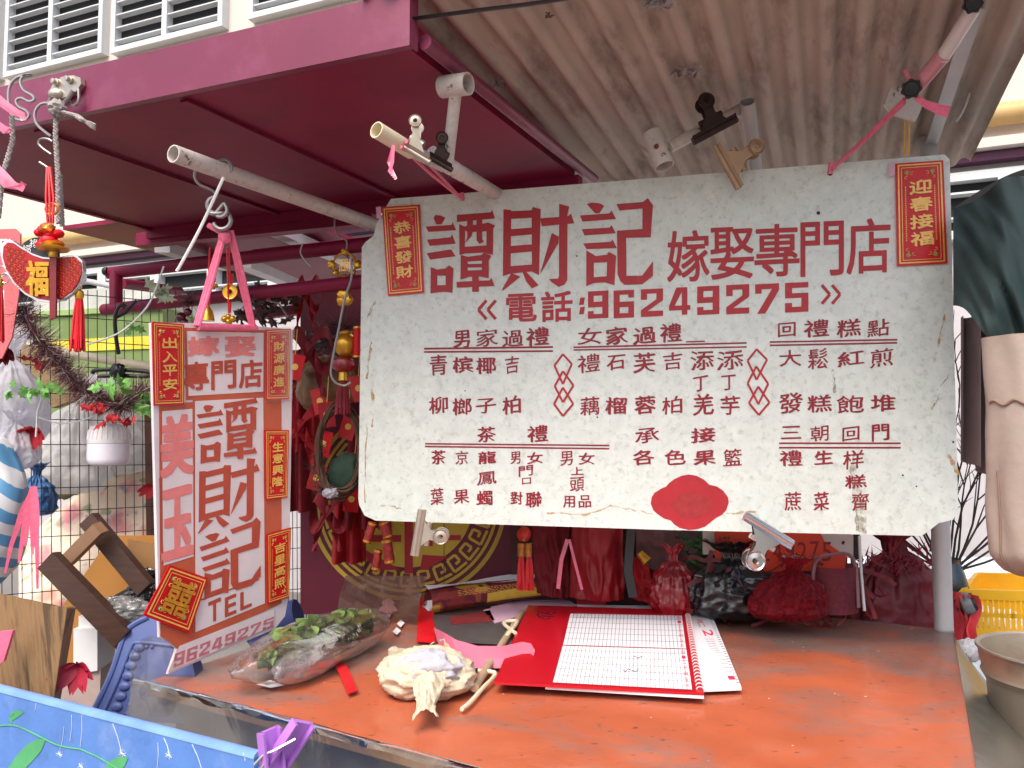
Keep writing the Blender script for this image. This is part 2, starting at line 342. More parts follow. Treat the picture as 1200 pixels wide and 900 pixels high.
def louvre(s0, z0, s1, z1, pitch, mull, off=0):
    d = MB(); frect(d, s0, z0, s1, z1, off + .004, off + .012); wd = d.build('window', DARKIN, bl)
    f = MB(); t = .06
    frect(f, s0 - t, z0 - t, s1 + t, z0, off, off + .1); frect(f, s0 - t, z1, s1 + t, z1 + t, off, off + .1)
    frect(f, s0 - t, z0, s0, z1, off, off + .1); frect(f, s1, z0, s1 + t, z1, off, off + .1)
    for m in mull: frect(f, m - .035, z0, m + .035, z1, off, off + .1)
    f.build('frame', LOUV, wd)
    sl_ = MB(); z = z0 + pitch * .5
    while z < z1:
        sl_.box(fpt((s0 + s1) / 2, z, off + .055), fd * ((s1 - s0) / 2), FP.n * .032 + V((0, 0, .004)), V((0, 0, .007))); z += pitch
    sl_.build('louvre_slats', LOUV, wd)
for (a, b, m) in (((17, 88), (123, 67), 67), ((143, 60), (263, 30), 200), ((304, 20), (424, -12), 364), ((-110, 118), (2, 96), -54)):
    s0, z0 = fs(FP.hit(*a)); s1, _ = fs(FP.hit(*b)); sm, _ = fs(FP.hit(m, 60)); louvre(s0, z0, s1, z0 + 1.7, .145, [sm])
s, z = fs(FP.hit(131, 290)); zt = zb - .42
k0 = fs(FP.hit(131, 290))[0]; k1 = fs(FP.hit(183, 290))[0]
for i in range(-2, 14):
    a = k0 + i * (k1 - k0 + .12); louvre(a, zt - .34, a + (k1 - k0), zt, .17, [], -.03)

# ------------------------------------------------------------------ awning
AZ = 2.37
B0 = onz(478, 53, AZ); A0 = onz(0, 152, AZ); fdir = (B0 - A0).normalized()
rb = onz(680, 210, AZ); adep = (rb - B0).normalized(); al = V((fdir.x, fdir.y, 0)); 
C0 = A0 - fdir * .62; wid = (B0 - C0).length
bk = onz(173, 273, AZ); dl = (bk - C0).dot(adep)
aw = thing('awning', 'burgundy painted steel awning with a deep fascia over the stall', 'awning', C0)
def awp(s, d, h=0): return C0 + fdir * s + adep * d + V((0, 0, h))
pn = MB(); pn.prism([awp(0, .02, .012), awp(wid - .02, .02, .012), awp(wid - .02, dl, .012), awp(0, dl, .012)], (0, 0, .03)); pn.build('roof_panel', MAROON, aw)
fz = MB(); fz.prism([awp(0, 0), awp(wid, 0), awp(wid, 0, .128), awp(0, 0, .128)], adep * .02); fz.build('fascia', FASC, aw)
fl = MB(); fl.prism([awp(wid, .0), awp(wid, .035, 0), awp(wid, .035, .128), awp(wid, 0, .128)], fdir * .004); fl.build('fascia_end', FASC, aw)
for d0 in (awp(wid, .03),): 
    t_ = MB(); t_.tube([awp(wid + .012, .05, .028), awp(wid + .012, dl + .1, .028)], .018, 12); t_.build('edge_trim', FASC, aw)
for a, b in (((72, 160), (232, 222)), ((225, 118), (430, 225)), ((20, 226), (173, 274))):
    p = onz(a[0], a[1], AZ + .01); s_ = (p - C0).dot(fdir) - (p - C0).dot(adep) * fdir.dot(adep)
    s_ = max(.02, min(wid - .05, s_))
    rbm = MB(); rbm.box(awp(s_, dl / 2 + .02, .004), fdir * .011, adep * (dl / 2 - .03), V((0, 0, .0035))); rbm.build('rib', MAROON, aw)
rr = MB(); rr.box(awp(wid / 2, dl, -.01), fdir * (wid / 2), adep * .02, V((0, 0, .021))); rr.build('rear_rail', MAROON, aw)

# ------------------------------------------------------------------ corrugated roof
CZ = 2.5
q0 = onz(1200, 62, CZ); q1 = onz(1137, 184, CZ); cdp = (q1 - q0).normalized(); clat = V((cdp.y, -cdp.x, 0))
rf = thing('corrugated_roof', 'dirty brown corrugated iron roof sheet above the white signboard', 'roof', q1)
def cor(s, d, h=0): return q1 - clat * s - cdp * d + V((0, 0, h))
PT = .084
SMAX = (q1 - B0).dot(clat) + .12
def cf(u, v):
    s_ = u * SMAX; return cor(s_, v * 1.74, (lambda q:   .015 * math.copysign(abs(q) ** .8, q))(math.sin(2 * math.pi * s_ / PT)) + .03 * v - .016 + .004 * noise.noise(V((s_ * 3, v * 4, 0))))
cm = MB(); cm.grid(cf, 520, 14); n0 = len(cm.v); cm.build('sheet', CORR, rf)
rl = MB(); a = onz(1143, 12, CZ - .03); b = onz(1084, 190, CZ - .03); rl.bar(a, b, .035, .004); rl.bar(a + V((.02, 0, .02)), b + V((.02, 0, .02)), .004, .036); rl.build('angle_rail', GREYPIPE, rf)
for (x, y, r_) in ((770, 5, 15), (803, 84, 12), (582, 97, 9), (645, 17, 5)):
    p = onz(x, y, CZ - .022); t_ = MB()
    for k in range(12):
        c = p + V((rnd.uniform(-1, 1) * px(r_, p.y), rnd.uniform(-1, 1) * px(r_, p.y) * .8, rnd.uniform(-.008, .004)))
        t_.poly([c + V((rnd.uniform(-1, 1), rnd.uniform(-1, 1), rnd.uniform(-.6, .6))) * px(r_ * .8, p.y) for _ in range(4)])
    t_.build('tape_scrap', mat('brown scuff', (98, 80, 70), .7) if r_ < 9 else mat('grey torn tape', (150, 146, 148), .5, var=.5, scale=120), rf)
pd = MB(); p = [W(484, 22, 1.74), W(560, 12, 1.7), W(640, 2, 1.66), W(730, -14, 1.62)]; pd.tube(p, px(4.5, 1.8), 8, flat=.3)
one('black_strap', pd, BLACK, 'black flat strap strung across the front of the corrugated roof', 'strap')
ct = MB(); ct.tube([W(1172, -14, 1.95), W(1150, 70, 2.15), W(1131, 125, 2.35), W(1121, 142, 2.42)], .004, 6); one('white_string', ct, WHITE, 'thin white cord hanging under the right edge of the corrugated roof', 'cord')
ct = MB(); ct.bar(W(1176, -8, 1.93), W(1212, 26, 1.93), .016, .004, (0, -1, 0)); one('white_batten', ct, WHITE, 'short white batten at the top right corner of the roof', 'batten')

# ------------------------------------------------------------------ signboard
YR, YL = 2.15, 2.574
sb0 = W(1118, 400, YR); sb1 = W(423, 400, YL)
BP = Plane(sb1, sb0, sb0 + V((0, 0, 1))); H = BP.hit
def bsl(y): return -.077 + (y - 207) / 412 * .106
ol = [(458,233),(700,214),(1107,181),(1113,187),(1118,400),(1123,598),(1117,609),(1100,613),(1090,621),(1080,628),(780,621),(470,611),(440,610),(427,604),(421,592),(420,585),(424,290),(428,284),(438,276),(441,262),(450,247)]
sbt = thing('signboard', 'large pale signboard with red Chinese shop lettering and a phone number', 'signboard', H(780, 620))
m = MB(); m.prism([H(x, y) for x, y in ol], BP.n * -.012); m.build('panel', BOARD, sbt)
m = MB()
for ch, b in (('譚', (498.7, 246, 580.3, 344.3)), ('財', (588.3, 238.7, 673, 340.8)), ('記', (679.7, 232, 765.7, 335.3))): stk(m, H, ch, *b)
m.build('shop_name_lettering', RED, sbt)
m = MB()
for ch, b in (('嫁', (781.6,270,831.6,330)), ('娶', (832.5,266,883.5,327)), ('專', (884,262.5,937,324)), ('門', (938,259.5,989,323.5)), ('店', (992,256,1043.6,321))): write(m, H, ch, *b, slope=bsl(b[3]) , wt=.022)
m.build('trade_lettering', RED, sbt)
m = MB()
for ch, b in (('電', (593,344,629,377)), ('話', (634,341,671,377))): write(m, H, ch, *b, slope=-.05, wt=.03)
m.build('telephone_lettering', RED, sbt); m = MB()
for c_, x0, y0, x1, y1 in (('9',689,341,713,373),('6',719,340,743,372.5),('2',751,338.5,777,370.8),('4',784,336.8,809,369),('9',817,335.2,843,368.5),('2',851,333.5,878,367.7),('7',885,332.5,913,367.3),('5',920,331,947.3,365.7)): stk(m, H, c_, x0, y0, x1, y1, -.05)
for y in (349, 360): m.poly([H(680, y, .0012), H(685.5, y - .5, .0012), H(684, y + 8, .0012), H(678.5, y + 8.5, .0012)])
m.build('phone_digits', RED, sbt)
for x, sg in ((570, -1), (581, -1), (963, 1), (975, 1)):
    m = MB(); y = 363 if sg < 0 else 345; e = 11
    for a_, b_ in (((x, y - e), (x + sg * 9.5, y)), ((x + sg * 9.5, y), (x, y + e))): line(m, H, a_, b_, 3.6, .0012 + (.0001 if b_[1] > y else 0))
    m.build('bracket_mark', RED, sbt)
def rows(ox, oy, k, items):
    return [(ch, ox + a / k, oy + b / k, ox + c / k, oy + d / k) for ch, a, b, c, d in items]
T = rows(490, 370, 6, [('男',247,100,365,228),('家',408,92,560,215),('過',590,100,742,218),('禮',758,80,922,212),('青',80,275,205,420),('槟',240,285,390,405),('椰',408,290,548,410),('吉',610,283,710,405),('柳',75,568,210,690),('榔',240,575,375,700),('子',405,580,548,685),('柏',592,565,722,692)])
T += rows(660, 370, 4.8, [('女',80,68,215,162),('家',238,60,365,165),('過',392,60,525,160),('禮',543,42,668,150),('禮',82,215,208,320),('石',245,220,348,305),('芙',393,205,520,322),('吉',563,205,668,305),('添',715,195,850,308),('添',865,195,1013,305),('丁',730,340,815,425),('丁',888,333,972,420),('藕',95,455,205,560),('榴',235,455,360,558),('蓉',397,448,522,555),('柏',555,455,670,552),('羌',730,437,848,558),('芋',885,450,995,558)])
T += rows(890, 360, 6, [('回',130,108,255,208),('禮',313,85,490,212),('糕',543,82,712,210),('點',757,85,915,207),('大',137,298,295,418),('鬆',340,290,482,435),('紅',550,305,740,412),('煎',780,288,938,420),('發',130,600,305,742),('糕',335,615,508,740),('飽',540,618,732,745),('堆',780,612,955,732)])
T += rows(490, 490, 5, [('茶',345,48,455,142),('禮',640,40,762,143),('茶',75,185,162,272),('京',220,190,292,272),('龍',350,192,458,268),('男',540,195,600,268),('女',638,198,732,268),('男',832,195,905,277),('女',940,200,1035,272),('門',590,278,672,340),('口',608,348,662,388),('上',895,285,970,333),('鳳',345,315,460,390),('頭',888,345,975,430),('葉',72,410,150,508),('果',208,418,300,502),('蠋',342,422,438,515),('對',540,430,612,508),('聯',630,430,725,524),('用',848,455,918,525),('品',940,450,1015,525)])
T += rows(720, 490, 3.3333, [('承',78,38,175,98),('接',298,35,395,97),('各',72,122,158,183),('色',195,122,280,183),('果',308,125,397,185),('籃',425,120,498,187),('三',650,30,730,82),('朝',767,28,838,90),('回',890,34,958,88),('門',1005,22,1075,90),('禮',645,125,735,188),('生',780,125,855,182),('样',892,125,975,198),('糕',900,220,985,275),('蔗',663,288,730,362),('菜',778,288,840,362),('齊',925,290,997,362)])
G_ = {}
for it in T:                                        # one part for each column heading and each row of wares
    xm, ym = (it[1] + it[3]) / 2, (it[2] + it[4]) / 2
    G_.setdefault((0 if xm < 650 and ym < 490 else 1 if xm < 900 and ym < 490 else 2 if xm > 900 else 3 if xm < 720 else 4, round((ym - 360) / 24)), []).append(it)
for k_ in sorted(G_):
    m = MB()
    for ch, x0, y0, x1, y1 in G_[k_]: write(m, H, ch, x0, y0, x1, y1, slope=bsl(y1) - .05, wt=rnd.choice((.018, .028, .036, .044)), brush=.045, shear=rnd.uniform(-.02, .1))
    m.build('menu_lettering', CRIM, sbt)
for (a, b, th) in (((497,408.6),(648,406.6),2.2),((497,412.4),(648,411.4),2),((672,407),(875,401.8),1.9),((672,410.1),(875,406.5),1.7),((804,400.6),(826,399.8),1.6),((902,400.8),(1051.5,398),1.9),((902,404.7),(1051.5,401.7),1.9),((498,520),(714,522),1.8),((498,523.2),(714,525.8),1.8),((913,519.4),(1055.5,519.4),2.0),((913,524.6),(1055.5,524.6),2.0)): m = MB(); line(m, H, a, b, th); m.build('heading_rule', CRIM, sbt)
for ox, oy, k, ds in ((490, 370, 6, [((1018,270),(1080,340),(1018,480),(958,350)),((1018,390),(1092,490),(1018,608),(960,495)),((1018,505),(1090,620),(1018,705),(955,620))]), (660, 370, 4.8, [((1088,188),(1146,247),(1088,360),(1037,253)),((1086,285),(1153,383),(1098,497),(1037,380)),((1097,398),(1160,488),(1100,558),(1045,490))])):
    n = 0; m = MB()
    for d in ds:
        for i in range(4):
            a = d[i]; b = d[(i + 1) % 4]; line(m, H, (ox + a[0] / k, oy + a[1] / k), (ox + b[0] / k, oy + b[1] / k), 2.4, .0012 + n * .00009); n += 1
    m.build('lattice_ornament', RED, sbt)
m = MB(); cp = [(650,560),(655,530),(668,510),(700,490),(722,481),(735,465),(762,445),(795,430),(830,424),(865,430),(900,448),(925,472),(960,480),(990,500),(1012,530),(1016,555),(1005,590),(985,612),(955,628),(940,640),(905,668),(870,680),(830,684),(785,674),(760,658),(745,640),(712,630),(685,612),(663,592)]
m.poly([H(600 + x / 4, 450 + y / 4, .0014) for x, y in cp]); m.build('red_cartouche', RED, sbt)
m = MB(); m.poly([H(811 + 23 * math.cos(t / 9 * math.pi) * (1 + .12 * math.sin(t * 2.3)), 592 + 15 * math.sin(t / 9 * math.pi) * (1 + .1 * math.cos(t * 3.1)), .0022) for t in range(18)]); m.build('faded_patch', mat('faded red paint', (160, 40, 44), .6, var=.2, scale=60), sbt)
for x, y, r_ in ((542, 233, 2.6), (973, 203, 3), (959, 249.5, 2.2), (676, 300, 1), (1117, 518, 1.3), (1058, 557, 1.2), (1074, 570, 1), (604, 270, 1), (545, 458, .8), (700, 489, .9)): m = MB(); m.poly([H(x + r_ * math.cos(t / 5 * math.pi), y + r_ * math.sin(t / 5 * math.pi), .0011) for t in range(10)]); m.build('drilled_hole', INK, sbt)
m = MB()
def streak(mb, pts, w0, k=.0008):
    L = [V((p[0], p[1])) for p in pts]; a = []; b = []
    for i, p in enumerate(L):
        d = (L[min(i + 1, len(L) - 1)] - L[max(i - 1, 0)]).normalized(); n = V((-d.y, d.x)); w_ = w0 * (.4 + rnd.random()) / 2
        a.append(p + n * w_); b.append(p - n * w_)
    for i in range(len(L) - 1): mb.poly([H(a[i].x, a[i].y, k), H(a[i + 1].x, a[i + 1].y, k), H(b[i + 1].x, b[i + 1].y, k), H(b[i].x, b[i].y, k)])
def wob(a, b, n, am):
    return [(a[0] + (b[0] - a[0]) * i / n + rnd.uniform(-am, am), a[1] + (b[1] - a[1]) * i / n + rnd.uniform(-am, am)) for i in range(n + 1)]
for a, b, w_ in (((440,352),(428,380),2.5),((435,400),(430,445),2.6),((436,455),(437,500),3),((430,500),(427,590),1.6),((447,592),(470,596),2),((640,601),(690,603),2),((690,602),(716,593),2.5),((716,593),(765,602),2),((852,602),(890,599),2.5),((1107,368),(1095,424),2.6),((1118,432),(1098,458),2),((1100,465),(1092,480),2),((1111,532),(1124,557),4.5),((482,240),(492,246),1.5)): streak(m, wob(a, b, 9, 1.0), w_)
m.build('tape_residue', stain('yellowed tape', (196, 152, 84), .75, 38), sbt)
m = MB()
for x, y0, y1, w_ in ((998, 545, 622, 5), (1004, 560, 624, 6), (1010, 585, 625, 5), (976, 432, 460, 3), (1000, 528, 560, 3)): streak(m, wob((x, y0), (x + (y1 - y0) * .09, y1), 12, 1.2), w_, .0010 + x * 1e-7)
m.build('drip_stain', stain('brown drips', (142, 124, 92), .6, 60), sbt)

# ------------------------------------------------------------------ red and gold new year cards
CLEAR = film('clear sleeve', (253, 250, 252), .02, .15, .05, 9, .12)
def card(label, corners, chars, hit, off=.004, detail=True, group=None, parentname='new_year_card', diag=False):
    P = [hit(x, y, off) for x, y in corners]           # TL TR BR BL
    n = (P[1] - P[0]).cross(P[3] - P[0]).normalized()
    if n.dot(CO - P[0]) < 0: n = -n
    def f(u, v, o=0.): return (P[0] * (1 - u) + P[1] * u) * (1 - v) + (P[3] * (1 - u) + P[2] * u) * v + n * o
    t = thing(parentname, label, 'greeting card', (P[2] + P[3]) / 2, group)
    m = MB(); m.prism([f(0, 0, .003), f(1, 0, .003), f(1, 1, .003), f(0, 1, .003)], n * -.003); m.build('card_back', REDF, t)
    g = MB(); asp = (P[1] - P[0]).length / (P[3] - P[0]).length
    def ring(a, w_, o):
        b = a + w_; av, bv = a * asp, b * asp
        for q in (((a, av), (1 - a, av), (1 - b, bv), (b, bv)), ((1 - a, av), (1 - a, 1 - av), (1 - b, 1 - bv), (1 - b, bv)), ((1 - a, 1 - av), (a, 1 - av), (b, 1 - bv), (1 - b, 1 - bv)), ((a, 1 - av), (a, av), (b, bv), (b, 1 - bv))):
            g.poly([f(x, y, o) for x, y in q])
    ring(.045, .03, .004); ring(.115, .014, .004)
    if not diag:
        for i in range(30):
            v = .24 + i * .52 / 29
            for u in (.2, .8): g.add([f(u - .012, v - .005, .004), f(u + .012, v - .005, .004), f(u + .012, v + .004, .004), f(u - .012, v + .004, .004)], [(0, 1, 2, 3)])
    lf = MB()
    for cu, cv, su, sv in ((.2, .2 * asp, 1, 1), (.8, .2 * asp, -1, 1), (.8, 1 - .2 * asp, -1, -1), (.2, 1 - .2 * asp, 1, -1)):
        for k in range(3):
            c = (cu + su * (.05 + .09 * k), cv + sv * .03) if k < 2 else (cu + su * .02, cv + sv * .17 * asp)
            pts = [f(c[0] + su * .05 * math.cos(a) * (a / 5), c[1] + sv * .05 * asp * math.sin(a) * (a / 5), .0045) for a in [i * .6 for i in range(10)]]
            g.tube(pts, .0009 if detail else .0007, 4)
        lf.poly([f(cu + su * .05 * math.cos(a) + su * .03, cv + sv * (.05 * asp * math.sin(a) + .03 * asp), .0042) for a in [i * .785 for i in range(8)]])
    g.build('gold_border', GOLDP, t); lf.build('green_leaf', GREENG, t)
    L = MB(); k = len(chars)
    def fh(x, y, o): return f(x, y, o)
    for i, ch in enumerate(chars):
        if diag: write(L, fh, ch, .22, .18, .78, .82, wt=.03, off=.006)
        else:
            v0 = .165 + i * .67 / k; write(L, fh, ch, .27, v0 + .008, .75, v0 + .67 / k - .012, wt=.03, off=.006, shear=.03, brush=.012)
    # the gilt characters stand a little proud: give them a skirt
    L2 = MB(); L2.add(L.v, L.f); 
    L2.build('gilt_lettering', GOLD if diag else GOLDP, t)
    s_ = MB(); e = .1 if not diag else .0
    if detail and not diag:
        s_.poly([f(-.14, -.02, .0075), f(1.12, -.03, .0075), f(1.1, 1.02, .0075), f(-.12, 1.03, .0075)]); s_.build('clear_sleeve', CLEAR, t)
        if 'signboard' in label: k_ = MB(); k_.poly([f(-.15, .0, .0068), f(-.015, -.005, .0068), f(-.015, .12, .0068), f(-.15, .13, .0068)]); k_.build('pink_label', ROSE, t)
    return t
card('red and gold card reading 恭喜發財 on the left end of the white signboard', [(448,243),(492,240),(497,343),(455,347)], '恭喜發財', H)
card('red and gold card reading 迎春接福 on the top right corner of the white signboard', [(1049,192),(1105,188),(1110,309),(1051,312)], '迎春接福', H)

# ------------------------------------------------------------------ hanging shop sign on the left
HS = Plane(W(181, 378, 2.05), W(342, 386, 2.46), W(190, 745, 2.05)); HH = HS.hit
def hsl(y): return -.00125 * (y - 372)
ORG = mat('weathered orange paint', (196, 92, 62), .55, var=.1, scale=12)
WSH = mat('white sign paint', (226, 214, 216), .5, var=.06, scale=12)
SALM = mat('faded salmon paint', (232, 132, 128), .6, var=.1, scale=25)
ORGL = mat('orange red sign lettering', (186, 76, 54), .55, var=.14, scale=25)
PKL = mat('faded pink digits', (200, 118, 128), .6, var=.2, scale=40)
hs = thing('hanging_shop_sign', 'tall white and orange hanging shop sign with 譚財記 and TEL number', 'shop sign', HH(200, 789))
m = MB(); m.prism([HH(x, y) for x, y in [(177,378),(262,379),(343,386),(341,540),(338,700),(334,722),(322,737),(260,763),(197,790),(206,765),(207,760),(198,752),(187,747),(182,560)]], HS.n * -.01); m.build('panel', WSH, hs)
m = MB(); O = .0010
for q in ([(216,384),(312,387),(311.5,463),(218,469)], [(186.5,474),(240,470),(240,757),(210,762),(198,752),(188,746)], [(311,464),(330,463),(330,707),(311,716)], [(226,463),(311.5,461),(311.5,716),(226,752)]): m.poly([HH(x, y, O) for x, y in q]); O += .0002
m.build('orange_field', ORG, hs)
m = MB(); O = .0022
for q in ([(219,388),(309,390),(308.5,459),(221,464)], [(190,482),(225.5,479),(227,652),(191,663)], [(228.5,470),(308.5,466),(310.5,707),(229,741)], [(196.5,788.5),(210,757),(322,713),(320.5,733)]): m.poly([HH(x, y, O) for x, y in q]); O += .0002
m.build('white_field', WSH, hs)
m = MB()
for ch, b in (('專',(215.5,424,245,457.5)),('門',(247.5,422.5,277,456)),('店',(280,421.5,307.5,454.5))): write(m, HH, ch, *b, slope=hsl(440), wt=.045, off=.0032)
for ch, b in (('譚',(230,468,302.5,541)),('財',(232,541,304.5,619)),('記',(233.6,615,306,695))): stk(m, HH, ch, *b, slope=hsl((b[1] + b[3]) / 2) + .07, off=.0032)
for ch, b in (('T',(244,703,259,728)),('E',(263.5,698,277,721)),('L',(281.5,692,295,713))): write(m, HH, ch, *b, slope=hsl(715), wt=.06, off=.0032)
line(m, HH, (236, 703), (303, 679), 1.8, .0032); line(m, HH, (187.5, 560), (191, 662), 1.8, .0034)
m.build('orange_lettering', ORGL, hs)
m = MB()
for ch, b in (('嫁',(219.5,394,257.5,417)),('娶',(263.5,394,300,418)),): write(m, HH, ch, *b, slope=hsl(405), wt=.045, off=.0032)
for ch, b in (('美',(187.5,486,227.5,558)),('玉',(189,571,227,654))): write(m, HH, ch, *b, slope=hsl(b[3] - 60), wt=.085, off=.0032)
m.build('salmon_lettering', SALM, hs)
m = MB(); n = len('96249275')
for i, c_ in enumerate('96249275'):
    x0 = 204.5 + i * 14.2; x1 = x0 + 11.6; xm = (x0 + x1) / 2; yt = 760 - (xm - 210) * .393 + 4; yb = 785 - (xm - 204) * .44 - 2
    if c_ in STK: stk(m, lambda X, Y, o, xm=xm: HH(X + (770 - Y) * .12, Y, o), c_, x0, yt, x1, yb, -.42, off=.0034)
m.build('phone_digits', PKL, hs)
card('red card reading 出入平安 at the top left of the hanging sign', [(177.5,377),(215,380),(215,474),(179.5,475.5)], '出入平安', HH, .006)
card('red card reading 財源廣進 at the top right of the hanging sign', [(311,386.5),(340,385),(338,468),(311,469)], '財源廣進', HH, .006)
card('red card reading 生意興隆 at mid height on the right edge of the hanging sign', [(309.5,504),(338,504),(336,583),(310.5,586)], '生意興隆', HH, .006, False)
card('red card reading 吉星高照 at the bottom right of the hanging sign', [(312,626),(340.5,618),(338,700),(313,708)], '吉星高照', HH, .006, False)
card('square red card with a gold double happiness 囍 stuck askew on the hanging sign', [(198,662),(243,677.5),(221.5,742),(167,721)], '囍', HH, .008, True, None, 'double_happiness_card', True)
# its carrier: dowel, pink strap, S hook
m = MB(); m.tube([HH(232, 383, .02), HH(300, 384.5, .02)], .010, 10); dw = one('pink_wrapped_dowel', m, PINK, 'pink taped dowel along the top of the hanging shop sign', 'dowel')
m = MB()
for a, b in (((264, 268), (231, 382)), ((270, 270), (296, 383))):
    A = W(a[0], a[1], 2.22); Bq = HH(b[0], b[1], .02)
    for k in (-1, 0, 1): m.tube([A + V((k * .004, 0, 0)), (A + Bq) / 2 + V((k * .009, -.004 * k, 0)), Bq + V((k * .005, 0, 0))], .0055, 6)
m.blob(W(263, 277, 2.21), (.018, 0, 0), (0, .014, 0), (0, 0, .022), .25, 3, 14, 10); m.tube([W(262, 274, 2.21), W(252, 268, 2.2), W(244, 264, 2.2)], .008, 6)
one('pink_raffia_strap', m, PINK, 'pink raffia strap carrying the hanging shop sign from its wire hook', 'strap')
def arcpts(c, r, a0, a1, n, Y, ry=None): return [W(c[0] + r * math.cos(R(a0 + (a1 - a0) * i / n)), c[1] + (ry or r) * math.sin(R(a0 + (a1 - a0) * i / n)), Y) for i in range(n + 1)]
m = MB()
m.tube(arcpts((242, 205), 14, -60, -250, 14, 2.16) + [W(250, 224, 2.16), W(254, 232, 2.16)], .004, 6)
m.tube(arcpts((262, 196), 9, 200, 520, 16, 2.14), .0045, 6); m.tube(arcpts((258, 200), 8, 0, 330, 16, 2.18), .004, 6)
m.tube(arcpts((252, 240), 9, -80, -280, 10, 2.18) + arcpts((258, 246), 8, -60, 120, 8, 2.18), .006, 7)
m.tube([W(243, 238, 2.18), W(247, 250, 2.18), W(262, 250, 2.18)] + arcpts((260, 258), 10.5, -60, 160, 12, 2.19), .0065, 8)
one('wire_hook', m, WIRE, 'tangled grey wire S hook looped over the white pipe', 'hook')
m = MB(); m.tube([W(262, 208, 2.1), W(236, 265, 2.1), W(213, 308, 2.1), W(207, 318, 2.1)], .0042, 6); one('white_hook_rod', m, WHITE, 'thin white rod with a bent tip leaning from the wire hook', 'rod')

# ------------------------------------------------------------------ pipes, brackets and clips under the roof
m = MB(); m.pipe(W(203, 180, 2.0), W(440, 264, 2.75), .0235); one('white_pipe', m, WPIPE, 'chipped white steel pipe running under the burgundy awning', 'pipe')
t = thing('pipe_bracket', 'rusty white T shaped pipe bracket in front of the burgundy awning', 'pipe bracket', W(560, 215, 2.6))
m = MB(); m.pipe(W(549, 98, 1.86), W(518, 102, 1.9), .027, .12); m.build('socket', WPIPE, t)
m = MB(); m.tube([W(534, 108, 1.89), W(525, 188, 1.98)], .0155, 16); m.build('stem', WPIPE, t)
m = MB(); m.tube([W(505, 180, 1.94), W(530, 197, 2.0), W(585, 229, 2.52)], .021, 16); m.build('arm', WPIPE, t)
m = MB(); m.pipe(W(441, 152, 1.8), W(482, 177, 1.9), .02, .14); one('plastic_pipe', m, CREAM, 'short cream plastic pipe with an open end beside the T bracket', 'pipe')
m = MB(); m.tube([W(478, 174.5, 1.89), W(520, 195, 1.98)], .0155, 12); one('grey_pipe_sleeve', m, GREYPIPE, 'dull grey sleeve joining the cream pipe to the T bracket', 'pipe')
t = thing('pipe_bracket', 'white pipe bracket with a socket at each end below the corrugated roof', 'pipe bracket', W(885, 200, 2.4))
m = MB(); m.pipe(W(779, 195, 2.2), W(765, 156, 2.22), .0285, .1); m.build('socket', WPIPE, t)
m = MB(); m.tube([W(784, 173, 2.22), W(868, 128, 2.26)], .017, 16); m.build('arm', WPIPE, t)
m = MB(); m.pipe(W(876, 119, 2.2), W(887, 215, 2.42), .0215, .12); m.build('post_tube', GREYPIPE, t)
m = MB(); c = W(769, 172, 2.185); m.lathe(c, (0, -1, .1), [(0, .006), (.007, .006), (.008, 0)], 6); m.lathe(c, (0, -1, .1), [(0, .012), (.004, .012), (.004, 0)], 8); m.build('bolt', mat('rust', (120, 66, 44), .8, var=.3), t)

def clip(name, label, j0, j1, disc, Y, mt, rdisc=.02, gap=.02, jw=.02, tilt=0.0, dY=0.):
    a = W(*j0, Y); b = W(*j1, Y); c = W(*disc, Y + dY); mid = (a + b) / 2; J = (b - a); nn = (CO - mid).normalized(); A = (c - mid)
    A = A - J.normalized() * 0; al = A.length; Ad = A.normalized(); Jd = J.normalized(); nn = Jd.cross(Ad).normalized()
    if nn.dot(CO - mid) < 0: nn = -nn
    t = thing(name, label, 'clip', b)
    m = MB()
    for sg in (1, -1): m.prism([a + nn * sg * .002, b + nn * sg * .002, b + nn * sg * .002 + Ad * jw * .55 + nn * sg * gap * .4, a + nn * sg * .002 + Ad * jw * .55 + nn * sg * gap * .4], nn * sg * .002)
    m.tube([a - Ad * .001, b - Ad * .001], rdisc * .44, 14); m.build('jaw', mt, t)
    for sg in (1, -1):
        h = MB(); o = nn * sg * gap * .5; w0 = J.length * .36; w1 = rdisc * .62
        s0 = mid + Ad * jw * .3 + nn * sg * gap * .3; 
        h.prism([s0 - Jd * w0 * .9, s0 + Jd * w0 * .9, mid + Ad * (al * .55) + Jd * w1 + o, mid + Ad * (al * .95) + Jd * w1 + o * 1.4, mid + Ad * (al * .95) - Jd * w1 + o * 1.4, mid + Ad * (al * .55) - Jd * w1 + o], nn * sg * .0022)
        e = mid + Ad * al + o * 1.5
        h.lathe(e, nn * sg, [(rdisc * .3, 0), (rdisc * .34, .006), (rdisc * .78, .004), (rdisc * .92, .007), (rdisc, .004), (rdisc * .96, 0), (rdisc * .3, 0)], 22); h.build('handle', mt, t)
    s_ = MB(); s_.tube([mid + Ad * (al * .42) - Jd * w0 * .7, mid + Ad * (al * .42) + Jd * w0 * .7], gap * .42, 10); s_.build('spring', mt, t)
    return t
clip('bulldog_clip', 'tarnished bulldog clip on the bottom edge of the signboard, left of the red cartouche', (494, 597), (485, 651), (517, 628), 2.42, NICK, .024, .026, .026)
clip('bulldog_clip', 'shiny chrome bulldog clip on the bottom edge of the signboard, right of the red cartouche', (873, 604), (928, 638), (883, 656), 2.2, STEEL, .028, .02, .026)
clip('bulldog_clip', 'beige bulldog clip gripping the top edge of the signboard', (838, 171), (866, 221), (884, 175), 2.22, BEIGEC, .023, .026, .022)
clip('bulldog_clip', 'rusted black bulldog clip clamped on the arm of the right hand pipe bracket', (812, 166), (863, 139), (826, 121), 2.18, RUSTY, .024, .02, .024)
